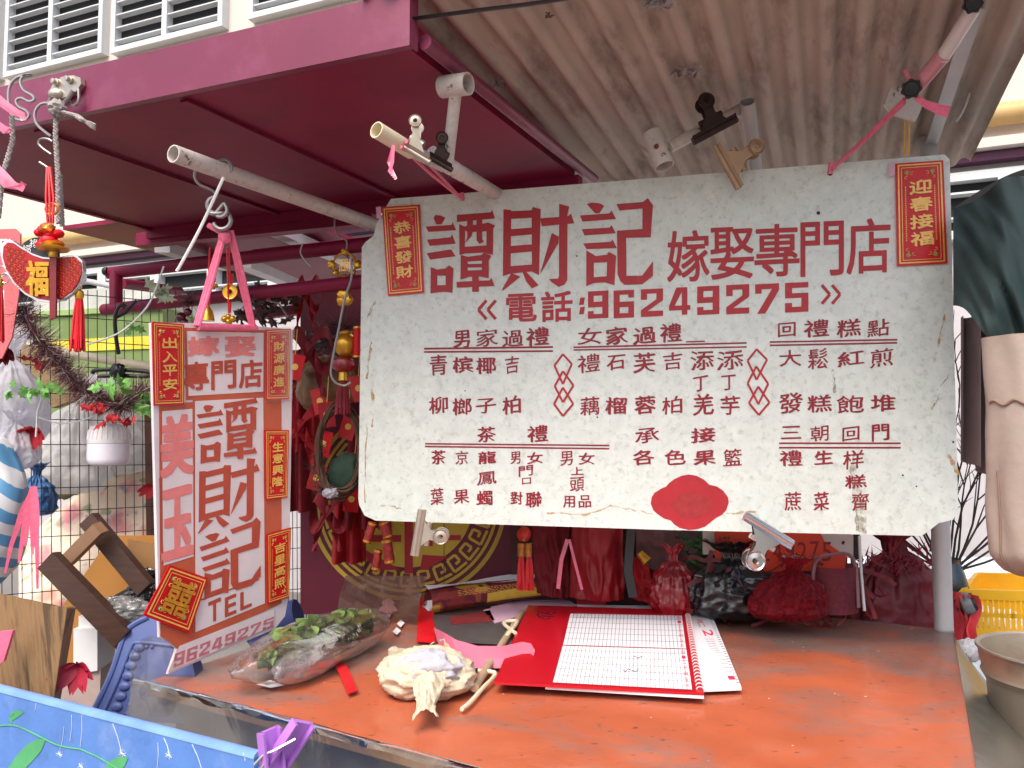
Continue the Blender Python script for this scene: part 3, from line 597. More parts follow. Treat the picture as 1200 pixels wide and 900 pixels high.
clip('bulldog_clip', 'steel bulldog clip on the grey sleeve next to the cream plastic pipe', (474, 172), (504, 190), (488, 146), 1.86, NICK, .016, .028, .018)
clip('bulldog_clip', 'dark rusted bulldog clip at the elbow of the left hand T bracket', (504, 184), (530, 199), (519, 166), 1.93, RUSTY, .016, .03, .018)
def ribbon(pts, wd, mt=None, mb=None, nrm=None):
    mb = mb or MB(); L = [V(p) for p in pts]; a = []
    for i, p in enumerate(L):
        d = (L[min(i + 1, len(L) - 1)] - L[max(i - 1, 0)]).normalized(); v = (CO - p).normalized() if nrm is None else V(nrm); n = d.cross(v).normalized()
        w_ = wd(i / (len(L) - 1)) if callable(wd) else wd; a.append((p + n * w_ / 2, p - n * w_ / 2, v))
    for i in range(len(L) - 1):
        t = .0008
        mb.prism([a[i][0], a[i + 1][0], a[i + 1][1], a[i][1]], -a[i][2] * t)
    return mb
m = MB(); m.tube([W(476, 166, 1.84), W(510, 200, 2.1), H(542, 234, .006)], .0045, 6); m.tube([W(470, 172, 1.84), W(505, 204, 2.1), H(542, 234, .006)], .0045, 6); m.tube([H(541, 226, .007), H(542, 234, .005)], .007, 6)
for k in range(5): ribbon([W(461, 170, 1.82), W(460 - k * 1.2, 190, 1.815 + k * .004), W(456 + k * 2, 202 + k * 2, 1.81)], .007, mb=m)
one('pink_string', m, PINK, 'pink raffia string tying the cream pipe to the hole at the signboard top left', 'string')
m = MB()
for k in (-1, 1): m.tube([W(1060, 118 + k * 2, 1.9), W(1015, 162 + k, 2.1), H(973, 200, .006)], .005, 6)
m.tube([H(975, 190, .008), H(972.5, 204, .004)], .0075, 6); ribbon([W(1073, 114, 1.88), W(1085, 122, 1.87), W(1100, 128, 1.87), W(1112, 131, 1.87)], lambda u: .012 + .016 * u, mb=m); ribbon([W(1068, 98, 1.9), W(1064, 90, 1.9), W(1060, 82, 1.9)], .008, mb=m)
one('pink_string', m, PINK, 'pink raffia string tying the black knob to the hole at the signboard top right', 'string')
t = thing('plastic_tube', 'white tube with a pink wrapped lower end under the corrugated roof', 'tube', W(1070, 106, 2.0))
m = MB(); m.tube([W(1141, 10, 1.68), W(1104, 68, 1.8)], .0165, 16); m.build('white_sleeve', mat('milky plastic', (224, 216, 214), .3, var=.08, coat=.4), t)
m = MB(); m.tube([W(1107, 63, 1.79), W(1072, 104, 1.9)], .018, 16); m.build('pink_wrap', mat('pink film', (212, 140, 152), .3, var=.12, coat=.4), t)
for c, yk in (((1068, 104), 1.88), ((1140, 4), 1.66)):
    k = MB(); o = W(*c, yk); ax = (CO - o).normalized(); p_ = []
    r0 = px(11, yk); pp = V((1, 0, 0)) - ax * ax.x; pp.normalize(); qq = ax.cross(pp)
    k.prism([o + (pp * math.cos(i / 20 * math.pi) + qq * math.sin(i / 20 * math.pi)) * r0 * (1 + .09 * math.cos(i / 40 * 2 * math.pi * 7)) for i in range(40)], ax * .012); k.lathe(o + ax * .012, ax, [(r0 * .8, 0), (r0 * .7, .006), (0, .008)], 20)
    k.build('knob', BLACK, t)
m = MB(); m.prism([W(1043, 103, 2.06), W(1052, 101, 2.06), W(1083, 120, 2.06), W(1073, 142, 2.06), W(1045, 133, 2.06), W(1037, 122, 2.06)], (0, .01, 0)); m.build('bracket_plate', WPIPE, t)
m = MB()
for k in (1061, 1066): m.tube([W(k, 120, 2.07), W(k - 1, 182, 2.14)], .0022, 6)
m.build('gold_wire', GOLD, t)

# ------------------------------------------------------------------ fascia clamp, ropes and the crescent charm at far left
t = thing('rope_clamp', 'bolted steel clamp with a wire ring on the burgundy fascia', 'clamp', W(75, 128, 2.02))
FQ = Plane(awp(0, 0), awp(wid, 0), awp(0, 0, .1)); FH = lambda x, y, o=0: FQ.hit(x, y, o)
m = MB(); m.prism([FH(x, y, .016) for x, y in [(57,108),(62,98),(72,90),(86,88),(94,91),(95,98),(90,106),(78,113),(66,118),(59,117)]], FQ.n * -.014); m.blob(FH(66, 110, .02), (.022, 0, 0), (0, .014, 0), (0, 0, .016)); m.build('plate', NICK, t)
for x, y in ((67, 97), (83, 94)): 
    b_ = MB(); b_.lathe(FH(x, y, .016), FQ.n, [(.011, 0), (.011, .006), (.007, .007), (.007, .016), (0, .017)], 12); b_.build('bolt', NICK, t)
m = MB(); m.tube([FH(x, y, .03) for x, y in [(86,106),(78,118),(68,124),(58,122),(60,115)]], .006, 8); m.tube([FH(x, y, .02) for x, y in [(92,104),(92,118),(86,124),(80,117)]], .004, 7); m.build('ring', WIRE, t)
m = MB(); m.tube([W(x, y, 1.98) for x, y in [(60,121),(48,122),(41,132),(43,145),(52,154),(60,160)]], .004, 7); m.tube([W(x, y, 1.98) for x, y in [(60,181),(50,174),(45,168),(48,163),(56,163),(61,166)]], .003, 6); m.tube([W(46, 190, 1.97), W(60, 199, 1.97)], .003, 6); one('wire_offcut', m, WIRE, 'loose grey wire loops curling beside the knotted rope', 'wire')
m = MB(); m.tube([W(x, y, 2.0) for x, y in [(11,125),(10,110),(13,98),(22,90),(38,88),(28,89),(24,96),(28,106),(38,112),(40,117),(34,119),(25,115),(19,118),(22,125),(31,130),(34,136),(28,141),(18,139),(12,132)]], .004, 7); one('bent_wire', m, WIRE, 'springy bent grey wire hooked over the fascia at far left', 'wire')
def rope(mb, pts, r, pitch=.026):
    L = [V(p) for p in pts]; tot = sum((L[i + 1] - L[i]).length for i in range(len(L) - 1)); n = int(tot / .006)
    def at(s_):
        for i in range(len(L) - 1):
            d = (L[i + 1] - L[i]).length
            if s_ <= d or i == len(L) - 2: return L[i].lerp(L[i + 1], min(1, s_ / d))
            s_ -= d
    for ph in (0, 2.094, 4.189):
        q = []
        for i in range(n + 1):
            s_ = tot * i / n; a = 2 * math.pi * s_ / pitch + ph; q.append(at(s_) + V((math.cos(a), .9 * math.sin(a), 0)) * r * .72)
        mb.tube(q, r * .5, 6)
m = MB(); rope(m, [W(66, 128, 1.96), W(65, 160, 1.95), W(68, 205, 1.94), W(68, 262, 1.93)], .006); rope(m, [W(70, 205, 1.96), W(73, 265, 1.95)], .0055); m.blob(W(67, 127, 1.95), (.022, 0, 0), (0, .02, 0), (0, 0, .022), .3, 4, 20, 14, 3)
rope(m, [W(72, 131, 1.95), W(90, 136, 1.94), W(98, 142, 1.93)], .008)
for k in range(6): m.tube([W(97, 141, 1.93), W(106, 143 + k * 1.2, 1.93), W(112, 146 + k * 1.3, 1.92 + k * .003)], .002, 5)
one('knotted_rope', m, ROPE, 'grey twisted rope knotted to the steel clamp with a frayed end', 'rope')
m = MB(); rope(m, [W(14, 135, 1.9), W(15, 165, 1.9), W(6, 195, 1.88), W(1, 225, 1.88), W(-2, 255, 1.88)], .006)
one('twisted_rope', m, ROPE, 'grey twisted rope hanging at the far left edge', 'rope')
m = MB()
for k in range(7): ribbon([W(-4, 112 + k, 1.87), W(8 + k, 122 + k * 1.5, 1.865), W(20 + k, 131 + k * .8, 1.86), W(28, 135 + k, 1.86)], .012, mb=m)
for k in range(5): ribbon([W(-3, 196 + k * 2, 1.87), W(6, 205 + k * 3, 1.86), W(16 + k * 2, 216 + k, 1.86), W(28, 222 - k * 2, 1.86)], .014, mb=m)
for k in range(3): ribbon([W(-2, 145 + k, 1.87), W(5, 150 + k * 2, 1.865), W(12, 153, 1.86)], .012, mb=m)
one('pink_raffia_tails', m, PINK, 'frayed pink raffia tails tied to the far left rope', 'ribbon')

def ell2(c, rx, ry, n=24, a0=0, a1=360): return [(c[0] + rx * math.cos(R(a0 + (a1 - a0) * i / n)), c[1] + ry * math.sin(R(a0 + (a1 - a0) * i / n))) for i in range(n)]
CY = 1.72
CPn = Plane(W(0, 300, CY), W(100, 300, CY - .02), W(0, 380, CY)); CH = CPn.hit
def tassel(t, x, y0, y1, Y, r=7, mt=REDB, cap=True, nm='tassel'):
    m = MB(); 
    L = px(y1 - y0, Y); o = W(x, y0, Y); rr = px(r, Y)
    for i in range(46):
        a = rnd.random() * 6.28; q = math.sqrt(rnd.random()); d = V((math.cos(a), math.sin(a), 0)) * q
        m.tube([o + d * rr * .35, o + d * rr * .7 + V((0, 0, -L * .3)), o + d * rr * rnd.uniform(.9, 1.1) + V((0, 0, -L * rnd.uniform(.95, 1.02)))], rr * .13, 4)
    m.lathe(o, (0, 0, -1), [(0, -.004), (rr * .45, 0), (rr * .45, L * .12), (rr * .6, L * .3), (rr * .8, L * .8), (0, L * .85)], 12); tb = m.build(nm, mt, t)
    if cap:
        m = MB(); m.lathe(o, (0, 0, 1), [(rr * .55, -rr * .6), (rr * .7, 0), (rr * .6, rr * .6), (rr * .25, rr * .9), (rr * .4, rr * 1.4), (0, rr * 1.7)], 14); m.build('gold_cap', GOLD, t)
t = thing('crescent_charm', 'red crescent shaped lucky charm with a gold flower and red tassels at far left', 'charm', W(50, 355, CY))
cr = [(4,289),(9,284),(16,285),(26,292),(38,299),(50,303),(64,304),(78,301),(88,301),(94,307),(95,318),(92,330),(84,341),(72,349),(58,352),(44,350),(30,343),(17,331),(7,315),(3,301)]
cc = (50, 322)
m = MB(); m.prism([CH(cc[0] + (x - cc[0]) * 1.05, cc[1] + (y - cc[1]) * 1.09, 0) for x, y in cr], CPn.n * -.012); m.build('silver_rim', SILV, t)
m = MB(); m.prism([CH(x, y, .003) for x, y in cr], CPn.n * -.004); m.build('red_face', mat('deep red lacquer', (168, 4, 18), .35, var=.15), t)
m = MB()
for i in range(11):
    for j in range(14):
        x = 9 + j * 6.4 + (i % 2) * 3.2; y = 286 + i * 5.2 + (.003 * (x - 50) ** 2) * -1 + 10
        if abs(x - 62) < 7 or abs(x - 43) < 14: continue
        ok = 0
        for k in range(len(cr)):
            (x1, y1), (x2, y2) = cr[k], cr[(k + 1) % len(cr)]
            if (y1 > y) != (y2 > y) and x < (x2 - x1) * (y - y1) / (y2 - y1) + x1: ok ^= 1
        if ok: m.tube([CH(a, b, .005) for a, b in ell2((x, y), 2.3, 2.0, 8)], .00055, 4, closed=True)
m.build('gold_lattice', mat('dull gold wire', (176, 96, 40), .4, .3), t)
m = MB()
for a, b, r_ in ((45, 312, 6), (38, 322, 6), (50, 322, 6), (36, 333, 5.5), (47, 332, 6), (52, 341, 5), (43, 340, 5)):
    m.blob(CH(a, b, .006), CPn.r * px(r_ * .7, CY), CPn.n * .004, CPn.u * px(r_ * .7, CY), .35, 3, 14, 10, a)
write(m, CH, '福', 30, 305, 57, 347, wt=.05, off=.0095); m.build('gold_flower', GOLD, t)
m = MB(); m.prism([W(58, 302, CY - .03), W(66, 302, CY - .03), W(65, 372, CY - .03), W(58, 375, CY - .03)], (0, .006, 0)); m.build('maroon_streamer', mat('maroon satin', (120, 26, 36), .5, var=.2, scale=60), t)
m = MB(); m.lathe(W(62, 302, CY - .025), (0, 0, 1), [(.008, 0), (.009, .003), (.008, .014), (.03, .016), (.034, .02), (.02, .026), (.024, .03), (.012, .036), (0, .037)], 16); m.build('gold_cap', GOLD, t)
m = MB(); m.prism([CH(45 + 24 * math.cos(a / 16 * math.pi), 300 + 22 * math.sin(a / 16 * math.pi), -.014) for a in range(32)], CPn.n * -.004); dk = m.build('black_disc', BLACK, t)
m = MB()
for i, ch in enumerate('福祿壽喜'):
    a = R(-150 + i * 40); write(m, CH, ch, 45 + 16 * math.cos(a) - 5, 300 + 16 * math.sin(a) - 5, 45 + 16 * math.cos(a) + 5, 300 + 16 * math.sin(a) + 5, off=-.0125)
m.build('white_lettering', WHITE, dk)
m = MB()
for a, b, r_ in ((52, 270, 8), (60, 275, 8), (46, 273, 6), (68, 274, 7), (58, 283, 10), (66, 287, 8), (50, 288, 8)): m.blob(W(a, b, CY - .01), (px(r_, CY), 0, 0), (0, px(r_, CY), 0), (0, 0, px(r_ * .75, CY)), .15, 4, 14, 10, b)
m.build('red_beads', REDF, t)
m = MB(); m.blob(W(55, 267, CY - .02), (px(9, CY), 0, 0), (0, .012, 0), (0, 0, px(6, CY)), .3, 4, 16, 10)
for a in range(3): m.tube([W(x, y, CY) for x, y in ell2((61 + a * 1.5, 245), 8 - a * 2, 7 - a, 14)], .002, 5, closed=True)
m.build('gold_knot', mat('copper foil', (206, 116, 50), .3, .7), t)
m = MB()
for k in (56, 59, 62): m.tube([W(k, 262, CY), W(k - 1 + (k - 58) * .5, 232, CY), W(57 + (k - 59) * .6, 196, CY + .03)], .0028, 5)
m.build('cord', REDB, t)
tassel(t, 93, 346, 412, CY, 7.5); tassel(t, -1, 332, 402, CY, 7)
m = MB()
for x, y in ((92, 330), (96, 326), (90, 335), (3, 318), (6, 326)): m.tube([W(a, b, CY) for a, b in ell2((x, y), 5, 6, 12)], .0018, 5, closed=True)
m.build('silver_chain', SILV, t)

# ------------------------------------------------------------------ faded red board at the far left edge
t = thing('faded_sign', 'faded red board with peeling white TEL lettering at the far left edge', 'sign', W(5, 405, 2.3))
m = MB(); m.prism([W(x, y, 2.3 - x * .002) for x, y in [(-40,270),(18,268),(24,274),(22,345),(14,395),(2,420),(-40,425)]], (0, .006, 0)); m.build('board', mat('faded red card', (206, 104, 108), .7, var=.1), t)
m = MB()
for ch, x in (('T', -14), ('E', 0), ('L', 10)): write(m, lambda X, Y, o: W(X, Y, 2.295 - X * .002 - o), ch, x, 280, x + 9, 296, wt=.02, off=.003)
m.poly([W(x, y, 2.29) for x, y in [(2,340),(12,338),(8,360),(3,380)]]); m.build('white_lettering', WHITE, t)

# ------------------------------------------------------------------ rear pipe frame and wire fence
t = thing('gate_frame', 'burgundy tubular frame standing behind the hanging shop sign', 'frame', W(140, 420, 3.3))
def lat(x0, y0, x1, y1, z, r): return MB().tube([onz(x0, y0, z), onz(x1, y1, z)], r, 14)
zt1 = W(125, 320, 3.3).z; zt2 = W(122, 362, 3.25).z
lat(128, 320, 460, 283, zt1, .026).build('top_rail', MAROON, t); lat(122, 363, 460, 326, zt2, .024).build('lower_rail', MAROON, t)
m = MB(); m.tube([W(136, 318, 3.28), W(136, 364, 3.24)], .026, 14); m.build('upright', MAROON, t)
m = MB(); m.lathe(W(126, 318, 3.28), (-1, 0, 0), [(0, .0), (.018, .0), (.018, .012), (.014, .018), (0, .02)], 12); m.build('end_cap', BLACK, t)
m = MB(); m.tube([W(142, 332, 3.5), W(210, 341, 4.1)], .024, 12); m.build('side_rail', MAROON, t)
m = MB(); m.tube([W(95, 328, 3.9), W(135, 336, 3.6)], .014, 10); m.build('grey_rail', GREYPIPE, t)
t = thing('roof_frame', 'maroon beams and grey aluminium struts under the back of the awning', 'frame', W(300, 300, 3.6))
for a, b, Ya, Yb, r_ in (((165, 282), (440, 255), 3.45, 3.0, .028), ((300, 300), (470, 282), 3.7, 3.4, .026), ((290, 348), (470, 330), 3.6, 3.4, .03), ((290, 370), (470, 350), 3.7, 3.5, .022)): MB().bar(W(*a, Ya), W(*b, Yb), r_ * 2, r_ * 2).build('beam', MAROON, t)
for a, b, Ya, Yb in (((318, 268), (420, 312), 3.4, 4.6), ((190, 290), (260, 312), 3.6, 4.4), ((285, 308), (350, 335), 3.5, 4.4)): MB().bar(W(*a, Ya), W(*b, Yb), .07, .045).build('strut', GREYPIPE, t)
m = MB(); m.box(W(340, 300, 4.3), fdir * .55, adep * .9, V((0, 0, .01))); m.build('rear_panel', MAROON, t)
FCP = Plane(W(0, 500, 2.72), W(180, 500, 3.1), W(0, 700, 2.72)); FC = FCP.hit
t = thing('wire_fence', 'black welded wire mesh fence panel on the left', 'fence', FC(90, 735))
m = MB()
for i in range(24):
    x = -24 + i * 12.2 - i * i * .06; m.tube([FC(x, 340 + max(0, 60 - x) * 1.3, 0), FC(x + 2.5, 745, 0)], .0017, 5)
for y in (345, 372, 400, 430, 462, 492, 521, 546, 571, 598, 627, 657, 690, 722):
    m.tube([FC(-20, y + (y - 520) * .09 * .6, .002), FC(92, y, .002), FC(186 + (0 if y > 460 else 40), y - (y - 520) * .065, .002)], .0017, 5)
m.build('wire_mesh', mat('dark wire', (62, 66, 70), .5, .4), t)
m = MB(); m.bar(FC(176, 470, -.03), FC(180, 700, -.03), .03, .04, (0, -1, 0)); m.build('wooden_post', mat('post wood', (96, 62, 48), .7, var=.3), t)
m = MB(); m.tube([W(x, y, 2.75) for x, y in [(139,415),(136,395),(135,372),(141,358),(148,360)]], .007, 7); m.tube([W(x, y, 2.75) for x, y in [(136,372),(148,366),(160,352)]], .006, 6); m.tube([W(x, y, 2.8) for x, y in [(108,438),(112,434),(135,433),(175,436),(172,441),(140,440),(115,441)]], .008, 7); m.blob(W(138, 436, 2.78), (.026, 0, 0), (0, .02, 0), (0, 0, .03), .2)
one('black_cable', m, BLACK, 'black cable tied to the burgundy lower rail and looped over the wire fence', 'cable')
m = MB(); m.tube([W(192, 312, 2.6), W(180, 345, 2.6), W(168, 365, 2.6), W(140, 390, 2.55), (W(102, 404, 2.5))], .003, 6); one('white_string', m, WHITE, 'slack white string tied from the rail to the red tassel', 'string')
# second strip of fence seen between the hanging sign and the maroon panel
m = MB(); FC2 = Plane(W(330, 500, 3.5), W(360, 500, 3.45), W(330, 700, 3.5)).hit
for i in range(6): m.tube([FC2(332 + i * 5.2, 480), FC2(333 + i * 5.2, 740)], .0018, 5)
for y in range(500, 740, 24): m.tube([FC2(328, y, .002), FC2(364, y - 3, .002)], .0018, 5)
one('wire_fence', m, MC['dark wire'], 'narrow strip of wire fence seen right of the hanging sign', 'fence')

# ------------------------------------------------------------------ things around the fence
t = thing('market_cart', 'green panelled cart with a yellow stripe parked beyond the wire fence', 'cart', W(140, 440, 5.0))
def cartbox(y0, y1, mt, nm, o=0, Y=5.0):
    a = W(40, y0, Y); b = W(215, y0, Y); c = W(215, y1, Y); d = W(40, y1, Y); MB().prism([a + V((0, -o, 0)), b + V((0, -o - .3, 0)), c + V((0, -o - .3, 0)), d + V((0, -o, 0))], (0, .6, 0)).build(nm, mt, t)
cartbox(368, 500, mat('green cart paint', (112, 134, 76), .5, var=.15, scale=3), 'body'); cartbox(343, 367, mat('grey canopy', (188, 190, 182), .6), 'canopy'); cartbox(400, 414, mat('yellow stripe paint', (216, 200, 60), .5), 'stripe', .01)
cartbox(366, 372, mat('pale green trim', (150, 176, 110), .5), 'trim', .02)
m = MB(); m.tube([W(-10, 398, 2.95), W(90, 416, 3.0), W(180, 430, 3.05)], .017, 10); one('bamboo_pole', m, mat('sunlit bamboo', (250, 240, 206), .4, var=.1), 'pale bamboo pole lying along the top of the wire fence', 'pole')  # near-white colour paints sun glare onto the pole
m = MB(); m.prism([W(14, 400, 2.9), W(62, 410, 2.9), W(88, 468, 2.9), W(60, 478, 2.9), W(20, 440, 2.9)], (0, .05, 0)); one('straw_hat', m, mat('woven straw', (178, 150, 108), .8, var=.3, scale=60, bump=.8, bs=120), 'woven straw mat tucked behind the maroon tinsel garland', 'mat')
def spray(mb, c, n, L, wd, up=.2, sp=1.0, Ys=.5):
    for i in range(n):
        d = V((rnd.gauss(0, 1) * sp, rnd.gauss(0, 1) * Ys, rnd.gauss(0, 1) * sp + up)).normalized(); p = V(c); s_ = d.cross(V((rnd.random(), rnd.random(), rnd.random()))).normalized() * wd; l_ = L * rnd.uniform(.5, 1.1)
        mb.poly([p + d * l_ * .15 + s_, p + d * l_, p + d * l_ * .15 - s_])
def leafy(mb, c, n, L, wd, spread):
    for i in range(n):
        p = V(c) + V((rnd.uniform(-1, 1) * spread[0], rnd.uniform(-1, 1) * spread[1], rnd.uniform(-1, 1) * spread[2])); d = V((rnd.gauss(0, 1), rnd.gauss(0, .6), rnd.gauss(0, .8))).normalized(); s_ = d.cross(V((rnd.gauss(0, .4), -1, rnd.gauss(0, .4)))).normalized(); nn = d.cross(s_); l_ = L * rnd.uniform(.6, 1.2); w_ = wd * rnd.uniform(.7, 1.2)
        def K(a, b, c=0.): return p + d * l_ * a + s_ * w_ * b + nn * l_ * c
        for sg in (1, -1): mb.poly([K(0, 0), K(.22, .95 * sg, .1), K(.36, .42 * sg, .04), K(.58, 1.05 * sg, .12), K(.66, .4 * sg, .06), K(1, 0, .16), K(.5, 0, -.02)])
path = [W(28, 362, 2.3), W(36, 385, 2.3), W(52, 405, 2.32), W(66, 422, 2.34), W(82, 440, 2.36), W(96, 455, 2.38), W(108, 468, 2.38)]
path2 = [W(112, 462, 2.4), W(128, 474, 2.4), W(144, 478, 2.42), W(158, 462, 2.45), W(174, 455, 2.5)]
t = thing('tinsel_garland', 'maroon tinsel garland draped down in front of the wire fence', 'garland', W(108, 480, 2.38))
m = MB(); m2 = MB()
for P_ in (path, path2):
    for i in range(len(P_) - 1):
        for k in range(5):
            c = P_[i].lerp(P_[i + 1], k / 5); spray(m, c, 34,   .075, .0018, 0, 1, .8); spray(m2, c, 12, .08, .0014, 0, 1, .8)
    m.tube(P_, .006, 6)
m.build('tinsel_strands', TINS, t); m2.build('pale_strands', TINSP, t)
for lb, c, n, mt, L, sp in (('light green artificial leaves over the white plastic bag at far left', (22, 458), 9, GREENL, .05, (.035, .01, .015)), ('light green artificial leaves left of the tinsel end', (66, 456), 10, GREENL, .045, (.05, .01, .014)), ('light green artificial leaves above the white lamp', (134, 456), 11, GREENL, .05, (.045, .01, .016)), ('light green artificial leaves beside the 出入平安 card', (170, 470), 8, GREENL, .045, (.025, .01, .015)), ('pale artificial leaves hanging on the burgundy rail', (190, 345), 9, mat('pale leaf', (178, 192, 160), .6, var=.2, scale=30), .06, (.03, .01, .02)), ('small green artificial leaf on the wire fence below the rail', (155, 385), 4, GREENL, .05, (.012, .01, .012)), ('dull red artificial leaves in the middle of the tinsel garland', (48, 424), 8, REDC, .045, (.03, .01, .012)), ('dark red artificial leaves over the white lamp', (138, 492), 9, REDC, .045, (.05, .01, .01)), ('dark red leaf cluster at the end of the garland', (112, 482), 6, REDC, .045, (.03, .01, .012))):
    m = MB(); leafy(m, W(*c, 2.36 if c[0] < 140 else 2.45 if c[1] > 400 else 2.9), n, L, L * .32, sp); one('artificial_leaves', m, mt, lb, 'artificial leaves')
def flower(lb, c, Y, r, mt=REDC, n=9, nm='artificial_flower'):
    m = MB(); o = W(*c, Y); rr = px(r, Y)
    for i in range(n):
        a = i / n * 6.283 + rnd.random() * .4; d = V((math.cos(a), -.4 - rnd.random() * .4, math.sin(a) * .6)); s_ = V((-math.sin(a), 0, math.cos(a)))
        def fn(u, v, d=d, s_=s_): return o + d * rr * u * (1 + .15 * math.sin(9 * v)) + s_ * rr * .55 * (v - .5) * math.sin(u * 2.6 + .3) * 1.3 + V((0, 0, -rr * .5 * u * u))
        m.grid(fn, 5, 4)
    return one(nm, m, mt, lb, 'artificial flower')
flower('red cloth flower drooping beside the crumpled white bag', (38, 506), 2.5, 20)
flower('red cloth flower at the left edge of the hanging sign', (178, 570), 2.6, 12)
flower('dark pink flower below the wooden frame', (178, 675), 2.5, 14, mat('magenta cloth', (178, 40, 72), .7, var=.3))
flower('small red flower at the left edge under the faded red board', (6, 412), 2.35, 16, REDD)
BAGW = film('white plastic bag', (236, 236, 240), 1.0, .3, .35, 9, .15, (236, 236, 244))
BAGT = film('translucent grey bag', (240, 238, 236), 1.1, .3, .4, 9, .15, (240, 240, 240))
def bag(lb, c, rx, ry, Y, mt, amp=.22, fr=2.2, seed=1, rd=.1, nm='plastic_bag', cat='bag'):
    m = MB(); m.blob(W(*c, Y), (px(rx, Y), 0, 0), (0, rd, 0), (0, 0, px(ry, Y)), amp, fr, 56, 36, seed, True); return one(nm, m, mt, lb, cat, ang=180)
def tied(lb, c, rx, ry, Y, mt, seed=1, rd=.1, nm='plastic_bag', cat='bag', lean=0., npl=9):
    # a plastic bag gathered at the neck: pleats run up to the tie, a ruffle stands above it
    o = W(c[0], c[1] + ry, Y); Rx = px(rx, Y); Hh = px(ry * 2, Y); pr = [(0, .5), (.04, .82), (.16, 1), (.36, .98), (.54, .78), (.68, .46), (.78, .16), (.84, .18), (.92, .34), (1, .5)]
    m = MB(); r0 = random.Random(seed); ph = [r0.random() * 6.28 for _ in range(4)]
    def f(u, v):
        th = u * 2 * math.pi; i = 0
        while i < 8 and pr[i + 1][0] < v: i += 1
        k = min(1, max(0, (v - pr[i][0]) / (pr[i + 1][0] - pr[i][0]))); k = k * k * (3 - 2 * k); r = pr[i][1] * (1 - k) + pr[i + 1][1] * k
        pl = math.sin(npl * th + ph[0] + 2.2 * noise.noise(V((math.cos(th), math.sin(th), seed)))) * .6 + .4 * math.sin(npl * 2.3 * th + ph[1]); am = .05 + .22 * max(0, 1 - abs(v - .8) / .45)
        q = V((math.cos(th) * 1.9, math.sin(th) * 1.9, v * 3.2 + seed * 3.3)); cr_ = -1.6 * abs(noise.noise(q)) - .8 * abs(noise.noise(q * 2.2)) - .3 * abs(noise.noise(q * 4.7)) + .6
        r *= 1 + am * pl + .2 * cr_ * (1 - .5 * v)
        return o + V((math.cos(th) * r * Rx + lean * v * v * Hh, math.sin(th) * r * rd, v * Hh * (1 + .04 * cr_) + (.02 * Hh * pl if v > .84 else 0)))
    m.grid(f, 110, 60); return one(nm, m, mt, lb, cat, ang=180)
tied('crumpled white plastic bag at the left edge above the striped bag', (8, 458), 44, 66, 2.62, BAGW, 2, .1)
tied('small crumpled white bag just above the striped bag', (16, 516), 26, 34, 2.5, BAGW, 5, .07)
tied('translucent grey plastic bag sagging behind the wire fence left of the lamp', (76, 512), 48, 66, 3.2, BAGT, 3, .1, lean=.15)
tied('large translucent grey plastic bag behind the wire fence above the floral cloth', (124, 498), 52, 58, 3.35, BAGT, 9, .12, lean=-.1)
bag('dark green bundle behind the wire fence below the grey bags', (88, 550), 62, 32, 3.5, mat('mossy cloth', (122, 120, 80), .8, var=.4), .2, 2, 4)
m = MB(); 
def fl_(u, v):
    x = 22 + u * 162; yt = 640 - 95 * math.sin(min(1, u * 1.02) * math.pi * .5) + (12 if u > .92 else 0); y = yt + (760 - yt) * v
    return W(x, y, 3.42 - .28 * math.sin(v * 2.2) * (1 - .5 * u) + .03 * noise.noise(V((u * 4, v * 5, 1))))
m.grid(fl_, 36, 30)
def floral():
    m_ = bpy.data.materials.new('floral cloth'); m_.use_nodes = True; n = m_.node_tree.nodes; l = m_.node_tree.links; b = n['Principled BSDF']; b.inputs['Roughness'].default_value = .85
    tc = n.new('ShaderNodeTexCoord'); no = n.new('ShaderNodeTexNoise'); no.inputs['Scale'].default_value = 16; l.new(tc.outputs['Object'], no.inputs['Vector'])
    mx = n.new('ShaderNodeMix'); mx.data_type = 'RGBA'; mx.inputs[0].default_value = .1; l.new(tc.outputs['Object'], mx.inputs[6]); l.new(no.outputs['Color'], mx.inputs[7])
    prev = lin((236, 214, 190))
    for sc, thr, c, st in ((5.5, .2, (206, 120, 132), 0), (8, .15, (222, 168, 150), 3), (12, .15, (150, 160, 120), 6), (17, .1, (140, 150, 180), 9)):
        vo = n.new('ShaderNodeTexVoronoi'); vo.inputs['Scale'].default_value = sc; mp = n.new('ShaderNodeMapping'); mp.inputs['Location'].default_value = (st, st * .7, st * .3); l.new(mx.outputs[2], mp.inputs[0]); l.new(mp.outputs[0], vo.inputs['Vector'])
        mr = n.new('ShaderNodeMapRange'); mr.inputs['From Min'].default_value = thr; mr.inputs['From Max'].default_value = thr + .16; mr.inputs['To Min'].default_value = .85; mr.inputs['To Max'].default_value = 0; l.new(vo.outputs['Distance'], mr.inputs['Value'])
        mm = n.new('ShaderNodeMix'); mm.data_type = 'RGBA'; l.new(mr.outputs[0], mm.inputs[0])
        if isinstance(prev, tuple): mm.inputs[6].default_value = prev
        else: l.new(prev, mm.inputs[6])
        mm.inputs[7].default_value = lin(c); prev = mm.outputs[2]
    l.new(prev, b.inputs['Base Color']); return m_
one('floral_cloth', m, floral(), 'pale floral patterned cloth bundle behind the wire fence', 'cloth', ang=180)
m = MB(); m.blob(W(165, 560, 3.55), (.07, 0, 0), (0, .06, 0), (0, 0, .22), .1, 2); one('black_bin', m, BLACK, 'black sack leaning on the wooden fence post', 'sack')
